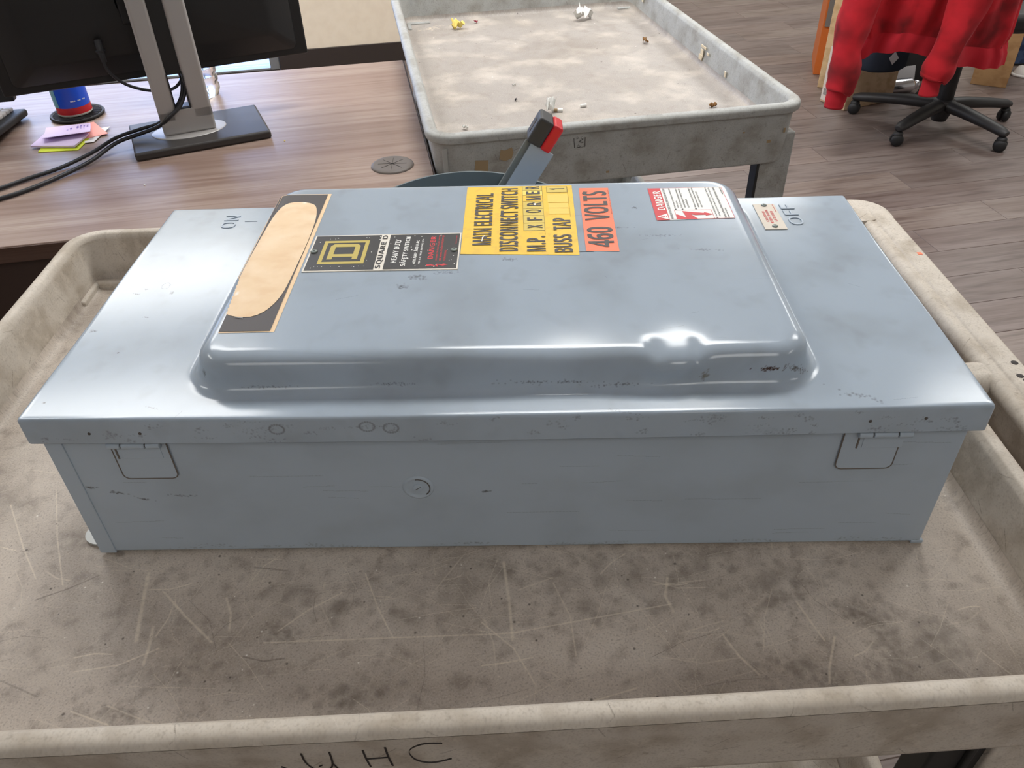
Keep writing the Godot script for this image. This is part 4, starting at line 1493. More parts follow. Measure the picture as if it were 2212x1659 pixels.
func yellow_label(put: Callable) -> void:
	var lab: MeshInstance3D = put.call("yellow_label", skewed([Vector2(-0.0438, 0.0243), Vector2(0.0782, 0.0243), Vector2(0.0776, 0.1885), Vector2(-0.0434, 0.1822)], 0.0004), M.yellow_label)
	lab.set_meta("label", "yellow label naming the main electrical disconnect switch")
	var y := LID_Y + 0.0312 + 0.0009
	# small letter tiles stuck over the third and fourth lines
	for q in [[0.0216, 0.0442, 0.1182, 0.1353, 0], [0.0214, 0.0442, 0.1005, 0.1180, 0], [0.0211, 0.0437, 0.0838, 0.1003, 0], [0.0214, 0.0436, 0.0658, 0.0836, 0], [0.0213, 0.0434, 0.0500, 0.0656, 1], [0.0206, 0.0432, 0.0372, 0.0498, 2], [0.0204, 0.0430, 0.0256, 0.0370, 0], [0.0484, 0.0720, 0.0276, 0.0432, 0], [0.049, 0.072, 0.048, 0.069, 3], [0.0495, 0.0715, 0.071, 0.083, 3], [0.0500, 0.0713, 0.084, 0.0975, 3]]:
		var e := Shape.new()
		var yy := y - 0.0003
		e.flat(PackedVector2Array([Vector2(q[0], q[2]), Vector2(q[1], q[2] + 0.0006), Vector2(q[1], q[3] + 0.0004), Vector2(q[0], q[3])]), yy)
		obj("letter_tile", settle(e), [M.yellow_tile, M.yellow_label, M.yellow_bright, M.yellow_worn][q[4]], lab)
	var edge := Shape.new()
	line_box(edge, 0.0216, 0.0442, 0.1182, 0.1353, y - 0.00015, 0.00022)
	for z in [0.1004, 0.0837, 0.0657, 0.0499, 0.0371]:
		edge.flat(PackedVector2Array([Vector2(0.021, z - 0.0002), Vector2(0.0437, z + 0.0003), Vector2(0.0437, z + 0.0007), Vector2(0.021, z + 0.0002)]), y - 0.00015)
	edge.flat(PackedVector2Array([Vector2(0.0211, 0.118), Vector2(0.0204, 0.026), Vector2(0.0207, 0.026), Vector2(0.0215, 0.118)]), y - 0.00015)
	edge.flat(PackedVector2Array([Vector2(0.0440, 0.145), Vector2(0.0430, 0.026), Vector2(0.0434, 0.026), Vector2(0.0444, 0.145)]), y - 0.00015)
	line_box(edge, 0.0484, 0.0720, 0.0276, 0.0432, y - 0.00015, 0.00018)
	edge.flat(PackedVector2Array([Vector2(0.0722, 0.029), Vector2(0.0726, 0.105), Vector2(0.0729, 0.105), Vector2(0.0725, 0.029)]), y - 0.00015)
	for z in [0.0700, 0.0835, 0.0978]:
		edge.flat(PackedVector2Array([Vector2(0.0495, z - 0.0001), Vector2(0.0716, z + 0.001), Vector2(0.0716, z + 0.0013), Vector2(0.0495, z + 0.0002)]), y - 0.00015)
	obj("tile_outline", settle(edge), M.pencil_line, lab)
	var l := Shape.new()
	lettering(l, "MAIN ELECTRICAL", -0.0126, -0.0324, 0.1648, 0.0428, y)
	lettering(l, "DISCONNECT SWITCH", 0.0157, -0.0041, 0.1785, 0.0303, y)
	lettering(l, "M.P.", 0.0442, 0.0246, 0.1801, 0.1479, y)
	lettering(l, "X", 0.0417, 0.0257, 0.1304, 0.1229, y)
	lettering(l, "F", 0.0418, 0.0254, 0.1127, 0.1061, y)
	lettering(l, "O", 0.0410, 0.0243, 0.0943, 0.0865, y)
	lettering(l, "R", 0.0417, 0.0255, 0.0771, 0.0691, y)
	lettering(l, "M", 0.0412, 0.0250, 0.0634, 0.0523, y)
	lettering(l, "E", 0.0407, 0.0247, 0.0476, 0.0402, y)
	lettering(l, "R", 0.0402, 0.0241, 0.0338, 0.0262, y)
	lettering(l, "BUSS", 0.0718, 0.0524, 0.1828, 0.1456, y)
	lettering(l, "TAP", 0.0720, 0.0528, 0.1353, 0.1083, y)
	lettering(l, "1", 0.0692, 0.0520, 0.0366, 0.0334, y)
	obj("lettering", settle(l), M.lettering_grey, lab)
	var f := Shape.new()
	f.flat(PackedVector2Array([Vector2(-0.0232, 0.157), Vector2(-0.0222, 0.1482), Vector2(-0.0202, 0.1442), Vector2(-0.0196, 0.1455), Vector2(-0.0212, 0.149), Vector2(-0.0218, 0.1572)]), y + 0.0002)
	obj("scraped_spot", settle(f), M.white_print, lab)
	f = Shape.new()
	f.flat(PackedVector2Array([Vector2(0.0325, 0.0722), Vector2(0.0345, 0.0712), Vector2(0.0362, 0.0735), Vector2(0.0348, 0.0765), Vector2(0.0334, 0.0758)]), y + 0.0002)
	obj("scraped_spot", settle(f), M.white_print, lab)
	var sp := Shape.new()
	sp.flat(PackedVector2Array([Vector2(0.031, 0.0705), Vector2(0.0335, 0.069), Vector2(0.0345, 0.0712), Vector2(0.0322, 0.0728)]), y + 0.0003)
	obj("hole", settle(sp), M.groove, lab)

func small_labels(put: Callable) -> void:
	var y := LID_Y + 0.0312
	# orange voltage label
	var o: MeshInstance3D = put.call("orange_label", skewed([Vector2(0.0860, 0.0328), Vector2(0.1199, 0.0334), Vector2(0.1184, 0.1828), Vector2(0.0847, 0.1806)], 0.0004), M.orange_label)
	o.set_meta("label", "orange voltage label beside the yellow one")
	var l := Shape.new()
	var ly := y + 0.0007
	put_text(l, "460", Vector3(0.1146, ly, 0.1732), Vector3(0.1160, ly, 0.1298), Vector3(0.0872, ly, 0.1732))
	put_text(l, "VOLTS", Vector3(0.1157, ly, 0.1145), Vector3(0.1168, ly, 0.0425), Vector3(0.0880, ly, 0.1145))
	put_text(l, "W.H. BRADY CO.  STYLE NO. 44229", Vector3(0.1188, ly, 0.1), Vector3(0.1196, ly, 0.040), Vector3(0.1178, ly, 0.1), false, 3.0)
	obj("lettering", settle(l), M.lettering_grey, o)
	# white and red shock-hazard label
	var d: MeshInstance3D = put.call("danger_label", skewed([Vector2(0.1650, 0.0380), Vector2(0.2499, 0.0364), Vector2(0.2498, 0.1141), Vector2(0.1653, 0.1172)], 0.0004), M.white_print)
	d.set_meta("label", "white and red danger label with a lightning bolt")
	var r := Shape.new()
	r.flat(PackedVector2Array([Vector2(0.1651, 0.0381), Vector2(0.1793, 0.0380), Vector2(0.1792, 0.1165), Vector2(0.1654, 0.1172)]), ly - 0.0001)
	r.flat(PackedVector2Array([Vector2(0.1881, 0.1034), Vector2(0.1981, 0.1118), Vector2(0.1957, 0.0962), Vector2(0.2104, 0.0997), Vector2(0.2187, 0.1014), Vector2(0.2186, 0.0991), Vector2(0.2275, 0.1048), Vector2(0.2196, 0.1079), Vector2(0.2191, 0.1056), Vector2(0.2081, 0.1062), Vector2(0.2037, 0.1037), Vector2(0.2101, 0.1158), Vector2(0.1876, 0.1151)]), ly)
	line_box(r, 0.1874, 0.2277, 0.0938, 0.1148, ly, 0.0002)
	line_box(r, 0.1652, 0.2496, 0.0374, 0.1145, ly - 0.0001, 0.0002)
	obj("red_panel", settle(r), M.red_print, d)
	var w := Shape.new()
	lettering(w, "DANGER", 0.1778, 0.1694, 0.0930, 0.0456, ly + 0.0001)
	w.flat(PackedVector2Array([Vector2(0.1668, 0.1088), Vector2(0.1783, 0.1016), Vector2(0.1783, 0.1162)]), ly + 0.0001)
	obj("lettering", settle(w), M.white_print, d)
	var r2 := Shape.new()
	r2.flat(PackedVector2Array([Vector2(0.1705, 0.1084), Vector2(0.1705, 0.1094), Vector2(0.1752, 0.1097), Vector2(0.1752, 0.1081)]), ly + 0.0002)
	r2.flat(PackedVector2Array([Vector2(0.1761, 0.1082), Vector2(0.1761, 0.1096), Vector2(0.1773, 0.1096), Vector2(0.1773, 0.1082)]), ly + 0.0002)
	obj("warning_mark", settle(r2), M.red_print, d)
	var b := Shape.new()
	var small := [["HAZARD OF ELECTRIC SHOCK, EXPLOSION OR ARC FLASH", 0.1842, 0.1812, 0.1144, 0.0392], ["Never operate energized switch with", 0.1906, 0.1882, 0.0878, 0.0392], ["door open.", 0.1941, 0.1917, 0.0878, 0.0705], ["Turn off switch before removing or", 0.1982, 0.1956, 0.0878, 0.0392], ["installing fuses or making load side", 0.2018, 0.1992, 0.0878, 0.0400], ["connections.", 0.2053, 0.2029, 0.0878, 0.0660], ["Always use a properly rated voltage", 0.2130, 0.2106, 0.0876, 0.0392], ["sensing device at all line and load fuse", 0.2166, 0.2142, 0.0876, 0.0388], ["clips to confirm switch is off.", 0.2202, 0.2178, 0.0876, 0.0480], ["Turn off power supplying switch before", 0.2322, 0.2298, 0.1098, 0.0384], ["doing any other work in or on this switch.", 0.2358, 0.2334, 0.1098, 0.0384], ["Failure to follow these instructions will result in death", 0.2412, 0.2386, 0.1134, 0.0384], ["or serious injury.", 0.2450, 0.2424, 0.1134, 0.0900], ["40273-801-01", 0.2486, 0.2470, 0.0560, 0.0392]]
	for q in small:
		lettering(b, q[0], q[1], q[2], q[3], q[4], ly + 0.0001, true, 4.0)
	for q in [[0.1892, 0.0915], [0.1968, 0.0915], [0.2116, 0.0910], [0.2309, 0.1128]]:
		var c := PackedVector2Array()
		for a in 10:
			c.append(Vector2(q[0] + cos(TAU * a / 10.0) * 0.0011, q[1] + sin(TAU * a / 10.0) * 0.0011))
		b.flat(c, ly + 0.0001)
	obj("small_print", settle(b), M.black_print, d)
	# caution plate on the flat of the cover
	var c := Shape.new()
	c.rbox(Vector3(0.3072, LID_Y + 0.0005, 0.0526), Vector3(0.0252, 0.0012, 0.0632), 0.0004)
	var cp: MeshInstance3D = put.call("caution_plate", c, M.caution_plate)
	cp.set_meta("label", "small pale plate with red caution text")
	var ct := Shape.new()
	var cy := LID_Y + 0.0013
	lettering(ct, "CAUTION", 0.3036, 0.3006, 0.0665, 0.0405, cy)
	lettering(ct, "KEEP DOOR", 0.3080, 0.3048, 0.0696, 0.0358, cy)
	lettering(ct, "LATCHED", 0.3132, 0.3100, 0.0658, 0.0400, cy)
	lettering(ct, "40273-011-01", 0.3178, 0.3166, 0.0431, 0.0234, cy)
	obj("lettering", ct, M.red_print, cp)
	var sc := Shape.new()
	screw(sc, 0.3070, cy - 0.0003, 0.0250, 0.0032)
	obj("screw", sc, M.screw_metal, cp)
	sc = Shape.new()
	screw(sc, 0.3069, cy - 0.0003, 0.0778, 0.0032)
	obj("screw", sc, M.screw_metal, cp)

# ------------------------------------------------------------------ the desk and what stands on it
func desk() -> void:
	# desk axes: u to the right, v towards the viewer; right edge u = -0.047, front edge v = -0.395
	var t := thing("office_desk", "brown wood-grain office desk with dark front panel, standing behind the front cart", "desk", Vector3.ZERO, ROOM_TURN)
	var s := Shape.new()
	s.rbox(Vector3(-1.1235, 0.7255, -0.8085), Vector3(2.153, 0.029, 0.827), 0.0025, Basis.IDENTITY, 2)
	for k in s.t.size():
		s.t[k] = Vector2(s.v[k].x, s.v[k].z)
	obj("desktop", s, M.desk_wood, t)
	var e := Shape.new()
	e.rbox(Vector3(-1.1235, 0.7245, -0.3945), Vector3(2.153, 0.027, 0.0024), 0.001)
	for k in e.t.size():
		e.t[k] = Vector2(e.v[k].x, e.v[k].y * 2.0)
	obj("edge_band", e, M.desk_edge, t)
	var g := Shape.new()
	g.rbox(Vector3(-0.0455, 0.7245, -0.8085), Vector3(0.0024, 0.027, 0.827), 0.001)
	obj("edge_band", g, M.desk_dark, t)
	var p := Shape.new()
	p.rbox(Vector3(-1.1235, 0.38, -0.425), Vector3(2.08, 0.66, 0.018), 0.002)
	obj("front_panel", p, M.desk_dark, t)
	for x in [-0.075, -2.17]:
		var q := Shape.new()
		q.rbox(Vector3(x, 0.3555, -0.81), Vector3(0.025, 0.711, 0.76), 0.002)
		obj("side_panel", q, M.desk_dark, t)
	var gm := Shape.new()
	var c := Vector3(-0.225, 0, -0.533).rotated(Vector3.UP, -ROOM_TURN)
	gm.lathe([Vector2(0, 0.7438), Vector2(0.026, 0.744), Vector2(0.0335, 0.7444), Vector2(0.0375, 0.7436), Vector2(0.0400, 0.7418), Vector2(0.0405, 0.7395)], 40, Transform3D(Basis.IDENTITY, c))
	var go := obj("cable_grommet", gm, M.grommet, t)
	var sl := Shape.new()
	for k in 8:
		var a := TAU * (k + 0.2) / 8.0
		var w := 0.0009 if k in [1, 3] else 0.0005
		sl.rbox(c + Vector3(cos(a) * 0.0135, 0.7441, sin(a) * 0.0135), Vector3(0.027, 0.0006, w), 0.0002, Basis(Vector3.UP, -a))
	sl.rbox(c + Vector3(0, 0.7442, 0), Vector3(0.004, 0.0006, 0.004), 0.0003, Basis(Vector3.UP, 0.6))
	obj("slit", sl, M.slit, go)

func sheet(c: Array, y: float, thick: float, curl: float, axis: int, m: Material, called: String, label: String, lift_corner := 0.0) -> Node3D:
	# paper by its four corners (near left, far left, far right, near right; x, z), curled up towards one side
	var mid := Vector2.ZERO
	for p in c:
		mid += p * 0.25
	var tops := []
	var bots := []
	for a in 9:
		var r := PackedVector3Array()
		var b := PackedVector3Array()
		for e in 9:
			var p: Vector2 = c[0].lerp(c[3], e / 8.0).lerp(c[1].lerp(c[2], e / 8.0), a / 8.0) - mid
			var f := a / 8.0 if axis == 0 else (1.0 - a / 8.0 if axis == 1 else (e / 8.0 if axis == 2 else 1.0 - e / 8.0))
			var h := y + curl * f * f + lift_corner * (a / 8.0) * (1.0 - e / 8.0)
			r.append(Vector3(p.x, h + thick, p.y))
			b.append(Vector3(p.x, h, p.y))
		tops.append(r)
		bots.append(b)
	var s := Shape.new()
	s.grid(tops, [], false, -1)
	if s.n[0].y < 0:
		s = Shape.new()
		s.grid(tops, [], false, 1)
	var s2 := Shape.new()
	s2.grid(bots, [], false, 1)
	if s2.n[0].y > 0:
		s2 = Shape.new()
		s2.grid(bots, [], false, -1)
	var k := s.v.size()
	s.v.append_array(s2.v)
	s.n.append_array(s2.n)
	s.t.append_array(s2.t)
	for q in s2.i:
		s.i.append(q + k)
	for e in 8:
		for side in [[tops[0][e], tops[0][e + 1], bots[0][e + 1], bots[0][e]], [tops[8][e + 1], tops[8][e], bots[8][e], bots[8][e + 1]], [tops[e + 1][0], tops[e][0], bots[e][0], bots[e + 1][0]], [tops[e][8], tops[e + 1][8], bots[e + 1][8], bots[e][8]]]:
			s.quad(side[0], side[3], side[2], side[1])
	var o := obj(called, s, m)
	o.position = Vector3(mid.x, 0, mid.y)
	return tag(o, label, "note", "loose notes beside the monitor base")

func desk_things() -> void:
	var t := thing("monitor", "black computer monitor seen from behind on a silver stand with dark rectangular base", "monitor", Vector3(-0.6666, 0.74, -0.7035), deg_to_rad(24.7))
	# local: x along the screen, z towards the viewer
	var b := Shape.new()
	b.rbox(Vector3(0.022, 0.008, 0.004), Vector3(0.262, 0.016, 0.176), 0.005, Basis.IDENTITY, 3)
	obj("stand_base", b, M.stand_base, t)
	var pl := Shape.new()
	pl.lathe([Vector2(0, 0.0172), Vector2(0.066, 0.0172), Vector2(0.068, 0.0164), Vector2(0.068, 0.0155)], 48, Transform3D(Basis.from_scale(Vector3(1.08, 1, 0.72)), Vector3(0.004, 0, 0.006)))
	obj("turntable", pl, M.stand_silver, t)
	var cz := 0.012
	var cs := Shape.new()
	# one column with a long slot: two cheeks, a foot and a head
	var out := PackedVector2Array([Vector2(-0.046, 0.017), Vector2(0.056, 0.017), Vector2(0.056, 0.066), Vector2(-0.046, 0.066)])
	cs.rbox(Vector3(0.005, 0.042, cz), Vector3(0.102, 0.052, 0.034), 0.006, Basis.IDENTITY, 3)
	cs.rbox(Vector3(-0.0285, 0.24, cz), Vector3(0.035, 0.4, 0.034), 0.006, Basis.IDENTITY, 3)
	cs.rbox(Vector3(0.0365, 0.24, cz), Vector3(0.039, 0.4, 0.034), 0.006, Basis.IDENTITY, 3)
	cs.rbox(Vector3(0.005, 0.43, cz), Vector3(0.102, 0.03, 0.034), 0.006, Basis.IDENTITY, 3)
	obj("column", cs, M.stand_silver, t)
	var cv := Shape.new()
	cv.rbox(Vector3(0.0035, 0.285, cz - 0.002), Vector3(0.030, 0.31, 0.024), 0.002)
	obj("column_cover", cv, M.monitor_black, t)
	var hr := Shape.new()
	for q in [[-0.0105, 0.1, 0.0016, 0.07], [0.0165, 0.1, 0.0016, 0.07], [0.003, 0.0665, 0.028, 0.0016]]:
		hr.rbox(Vector3(q[0], q[1], cz), Vector3(q[2], q[3], 0.0355), 0.0005)
	obj("cable_hole_rim", hr, M.monitor_black, t)
	# panel: thin outer shell, thicker middle, sloped chin, and the arm that holds it
	var bottom := 0.105
	var sh := Shape.new()
	sh.rbox(Vector3(-0.011, bottom + 0.168, -0.088), Vector3(0.594, 0.336, 0.018), 0.004, Basis.IDENTITY, 2)
	obj("panel", sh, M.monitor_black, t)
	var bz := Shape.new()
	bz.rbox(Vector3(-0.011, bottom + 0.171, -0.0985), Vector3(0.574, 0.31, 0.002), 0.0005)
	obj("screen", bz, M.monitor_gloss, t)
	var hump := Shape.new()
	var rows := []
	for q in [[0.266, 0.014, -0.080, 0.0], [0.262, 0.016, -0.072, 0.0], [0.225, 0.05, -0.056, 0.0], [0.21, 0.058, -0.05, 0.0], [0.05, 0.13, -0.048, 0.0]]:
		var r := rrect(-q[0], q[0], bottom + q[1] - 0.168 - bottom, 0.168 - q[1], 0.012, 0, 8, 6, 5)
		var row := PackedVector3Array()
		for p in r:
			row.append(Vector3(p.x * 1.038 - 0.011, bottom + 0.168 + p.z, q[2]))
		rows.append(row)
	hump.grid(rows, [], true, 0)
	hump.rbox(Vector3(0, bottom + 0.17, -0.05), Vector3(0.12, 0.12, 0.02), 0.004)
	obj("back_cover", hump, M.monitor_black, t)
	var arm := Shape.new()
	arm.rbox(Vector3(0.004, bottom + 0.19, -0.02), Vector3(0.07, 0.07, 0.06), 0.006)
	obj("mount", arm, M.monitor_black, t)
	var vent := Shape.new()
	for k in 26:
		vent.rbox(Vector3(-0.2 + k * 0.016, bottom + 0.24, -0.0495), Vector3(0.009, 0.05, 0.0012), 0.0004)
	obj("vent", vent, M.slit, t)
	# cables: two that leave over the base through the hole, one plugged into the back
	cable("monitor_cable", "upper of two black cables running left across the desk from the monitor column", [Vector3(-1.9, 0.7445, -0.28), Vector3(-1.5, 0.7445, -0.22), Vector3(-1.15, 0.7445, -0.31), Vector3(-1.02, 0.7445, -0.38), Vector3(-0.945, 0.7445, -0.447), Vector3(-0.903, 0.7445, -0.499), Vector3(-0.863, 0.7445, -0.546), Vector3(-0.824, 0.75, -0.603), Vector3(-0.793, 0.76, -0.65), Vector3(-0.753, 0.7665, -0.678), Vector3(-0.715, 0.775, -0.683), Vector3(-0.683, 0.795, -0.672), Vector3(-0.661, 0.815, -0.686), Vector3(-0.652, 0.84, -0.702), Vector3(-0.655, 0.872, -0.72), Vector3(-0.66, 0.9, -0.745)], 0.0036)
	cable("monitor_cable", "lower of two black cables running left across the desk from the monitor column", [Vector3(-1.9, 0.7445, -0.24), Vector3(-1.5, 0.7445, -0.18), Vector3(-1.15, 0.7445, -0.265), Vector3(-1.0, 0.7445, -0.345), Vector3(-0.912, 0.7445, -0.415), Vector3(-0.878, 0.7445, -0.452), Vector3(-0.845, 0.7445, -0.507), Vector3(-0.81, 0.749, -0.566), Vector3(-0.78, 0.7605, -0.625), Vector3(-0.736, 0.768, -0.655), Vector3(-0.705, 0.777, -0.664), Vector3(-0.675, 0.797, -0.660), Vector3(-0.654, 0.815, -0.676), Vector3(-0.6445, 0.84, -0.694), Vector3(-0.646, 0.87, -0.712), Vector3(-0.645, 0.9, -0.735)], 0.0038)
	var c3 := cable("monitor_cable", "short black cable hanging from a plug in the monitor's back", [Vector3(-0.785, 0.93, -0.692), Vector3(-0.7815, 0.911, -0.684), Vector3(-0.779, 0.885, -0.68), Vector3(-0.762, 0.857, -0.688), Vector3(-0.735, 0.838, -0.703), Vector3(-0.705, 0.828, -0.722), Vector3(-0.68, 0.83, -0.735), Vector3(-0.66, 0.85, -0.745)], 0.003)
	var pg := Shape.new()
	pg.tube([Vector3(-0.786, 0.934, -0.694), Vector3(-0.7825, 0.915, -0.6855), Vector3(-0.7805, 0.897, -0.682)], [0.0075, 0.007, 0.005], 10)
	pg.rbox(Vector3(-0.7825, 0.917, -0.6855), Vector3(0.016, 0.004, 0.013), 0.001)
	obj("plug", pg, M.cable_black, c3).position = -c3.position
	# canister on a ribbed coaster
	var co := thing("coaster", "round black ribbed coaster under the blue canister", "coaster", Vector3(-0.9585, 0.74, -0.8425))
	var cb := Shape.new()
	cb.lathe([Vector2(0, 0), Vector2(0.052, 0), Vector2(0.0555, 0.002), Vector2(0.0565, 0.005), Vector2(0.055, 0.0075), Vector2(0.052, 0.0068), Vector2(0.051, 0.005), Vector2(0, 0.005)], 40)
	obj("base", cb, M.rubber_black, co)
	var ri := Shape.new()
	for k in 15:
		var z := -0.045 + k * 0.0064
		var hw := sqrt(maxf(0.0, 0.05 * 0.05 - z * z))
		if hw > 0.008:
			ri.rbox(Vector3(0, 0.0058, z), Vector3(hw * 2, 0.0022, 0.0026), 0.0008, Basis(Vector3.UP, 0.0))
	obj("rib", ri, M.rubber_black, co)
	var can := thing("canister", "blue canister with a red band and a pale aqua side panel, standing on the coaster", "canister", Vector3(-0.962, 0.7469, -0.8435))
	var cl := Shape.new()
	cl.lathe([Vector2(0, 0), Vector2(0.0335, 0), Vector2(0.036, 0.002), Vector2(0.0362, 0.0055)], 40)
	obj("rim", cl, M.plate_white, can)
	var cr := Shape.new()
	cr.lathe([Vector2(0.0355, 0.0052), Vector2(0.0358, 0.0195)], 40)
	obj("band", cr, M.can_red, can)
	var cm := Shape.new()
	cm.lathe([Vector2(0.0355, 0.0195), Vector2(0.0358, 0.02), Vector2(0.0358, 0.15), Vector2(0.034, 0.156), Vector2(0, 0.157)], 40)
	obj("body", cm, M.can_blue, can)
	var aq := Shape.new()
	var arows := []
	for y in [0.0198, 0.15]:
		var row := PackedVector3Array()
		for k in 9:
			var a := deg_to_rad(112.0 + 70.0 * k / 8.0)
			row.append(Vector3(cos(a) * 0.0361, y, sin(a) * 0.0361))
		arows.append(row)
	aq.grid(arows, [], false, 1)
	obj("panel", aq, M.can_aqua, can)
	var tx := Shape.new()
	for k in 9:
		var a := deg_to_rad(64.0 - k * 6.0)
		if k == 3 or k == 6:
			continue
		tx.rbox(Vector3(cos(a) * 0.0362, 0.0335, sin(a) * 0.0362), Vector3(0.0028, 0.0022, 0.0006), 0.0002, Basis(Vector3.UP, PI / 2 - a))
	obj("small_print", tx, M.white_print, can)
	# notes
	sheet([Vector2(-0.949, -0.634), Vector2(-0.960, -0.690), Vector2(-0.872, -0.712), Vector2(-0.871, -0.641)], 0.7402, 0.0012, 0.002, 0, M.paper_yellow, "sticky_note", "yellow-green note at the bottom of the pile of notes")
	sheet([Vector2(-0.872, -0.675), Vector2(-0.900, -0.745), Vector2(-0.854, -0.762), Vector2(-0.855, -0.680)], 0.7416, 0.0006, 0.001, 0, M.paper_white, "sticky_note", "white slip sticking out to the right under the pink note")
	sheet([Vector2(-0.912, -0.672), Vector2(-0.945, -0.755), Vector2(-0.899, -0.787), Vector2(-0.842, -0.722)], 0.7425, 0.0008, 0.002, 0, M.paper_pink, "sticky_note", "salmon pink note between the lilac and the yellow notes")
	sheet([Vector2(-0.972, -0.654), Vector2(-0.973, -0.728), Vector2(-0.878, -0.716), Vector2(-0.880, -0.649)], 0.7435, 0.0034, 0.001, 0, M.paper_lilac, "sticky_note", "lilac pad of notes under the curled lilac sheet")
	var top := sheet([Vector2(-0.951, -0.668), Vector2(-0.984, -0.749), Vector2(-0.899, -0.772), Vector2(-0.866, -0.700)], 0.7478, 0.0006, 0.008, 1, M.paper_lilac, "sticky_note", "curled lilac sheet with violet pen marks, topmost of the notes")
	var pen := Shape.new()
	for r in 3:
		for k in 6:
			if (k * 7 + r * 3) % 5 == 0:
				continue
			var q := Vector3(0.003 + k * 0.0062 - r * 0.003, 0.7492 + 0.0006, -0.026 + r * 0.010 - k * 0.0016)
			pen.rbox(q, Vector3(0.0035, 0.0004, 0.0022 if k % 2 else 0.0034), 0.0001, Basis(Vector3.UP, 0.5 * (k % 3)))
	obj("pen_marks", pen, M.pen_violet, top)
	# keyboard, its right end showing at the left of the picture
	var kb := thing("keyboard", "dark computer keyboard with keys painted pale as window glare at the left edge, beside the canister", "keyboard", Vector3(-1.275, 0.74, -0.712), deg_to_rad(9.0))
	var tilt := Basis(Vector3.RIGHT, deg_to_rad(-5.0))
	var kbs := Shape.new()
	kbs.rbox(Vector3(0, 0.0195, 0), Vector3(0.455, 0.016, 0.19), 0.006, tilt, 3)
	kbs.rbox(Vector3(0, 0.004, 0.075), Vector3(0.42, 0.008, 0.03), 0.002)
	kbs.rbox(Vector3(0, 0.008, -0.075), Vector3(0.42, 0.016, 0.02), 0.002)
	obj("body", kbs, M.rubber_black, kb)
	var km := Shape.new()
	km.rbox(Vector3.ZERO, Vector3(0.0172, 0.009, 0.0172), 0.003, Basis.IDENTITY, 1)
	var kmesh := km.mesh()
	for r in 6:
		for k in 22:
			var o := MeshInstance3D.new()
			o.name = "key"
			o.mesh = kmesh
			o.material_override = M.key_glare
			o.position = tilt * Vector3(-0.205 + k * 0.0192, 0.031, -0.068 + r * 0.0192) + Vector3(0, 0.0, 0)
			o.basis = tilt
			kb.add_child(o, true)
	# clear bottle behind the column
	var bo := thing("water_bottle", "clear ribbed plastic bottle standing on the desk behind the monitor stand", "bottle", Vector3(-0.716, 0.74, -0.955))
	var prof := [Vector2(0.0, 0.004), Vector2(0.02, 0.003), Vector2(0.03, 0.0), Vector2(0.037, 0.003), Vector2(0.0405, 0.012)]
	var y := 0.012
	while y < 0.17:
		prof.append_array([Vector2(0.042, y + 0.004), Vector2(0.042, y + 0.012), Vector2(0.0385, y + 0.0155), Vector2(0.0385, y + 0.0165)])
		y += 0.0185
	prof.append_array([Vector2(0.042, y + 0.01), Vector2(0.038, y + 0.035), Vector2(0.018, y + 0.06), Vector2(0.0135, y + 0.066), Vector2(0.0135, y + 0.085), Vector2(0.0, y + 0.086)])
	var bs := Shape.new()
	bs.lathe(prof, 40)
	obj("body", bs, M.clear_plastic, bo)
	var cap := Shape.new()
	cap.lathe([Vector2(0.0, y + 0.0865), Vector2(0.0155, y + 0.0865), Vector2(0.016, y + 0.088), Vector2(0.016, y + 0.1), Vector2(0.0, y + 0.101)], 24)
	obj("cap", cap, M.white_print, bo)
	# second screen, only its corner in the picture
	var m2 := thing("monitor", "edge of a second dark monitor at the left border of the picture, beside the keyboard", "monitor", Vector3(-1.372, 0.74, -0.975), deg_to_rad(12.0))
	var p2 := Shape.new()
	p2.rbox(Vector3(-0.02, 0.205, 0.2), Vector3(0.56, 0.33, 0.022), 0.004, Basis.IDENTITY, 2)
	obj("panel", p2, M.monitor_black, m2)
	var st := Shape.new()
	st.rbox(Vector3(0, 0.14, 0.03), Vector3(0.08, 0.28, 0.03), 0.005)
	st.rbox(Vector3(0, 0.24, 0.11), Vector3(0.06, 0.06, 0.17), 0.005)
	st.rbox(Vector3(0, 0.007, 0.0), Vector3(0.2, 0.014, 0.14), 0.004)
	obj("stand", st, M.stand_base, m2)

func cable(called: String, label: String, pts: Array, r: float) -> Node3D:
	var s := Shape.new()
	var path := smooth_path(pts, 6)
	var base: Vector3 = pts[0]
	for k in path.size():
		path[k] -= base
	s.tube(path, [r], 10)
	var o := obj(called, s, M.cable_black)
	o.position = base
	return tag(o, label, "cable", "monitor cables")

# ------------------------------------------------------------------ chair, jacket and boxes
func box_on_floor(called: String, label: String, category: String, near: Vector2, a: Vector2, b: Vector2, h: float, m: Material) -> Node3D:
	# a carton by its nearest floor corner and the two floor corners beside it
	var t := thing(called, label, category, Vector3(near.x, 0, near.y))
	var u := Vector3(a.x - near.x, 0, a.y - near.y)
	var w := Vector3(b.x - near.x, 0, b.y - near.y)
	w = (w - u.normalized() * w.dot(u.normalized()))
	var c := (u + w) * 0.5 + Vector3(0, h / 2, 0)
	var s := Shape.new()
	var bas := Basis(u.normalized(), Vector3.UP, u.normalized().cross(Vector3.UP))
	s.rbox(c, Vector3(u.length(), h, w.length()), 0.003, bas)
	obj("carton", s, m, t)
	return t

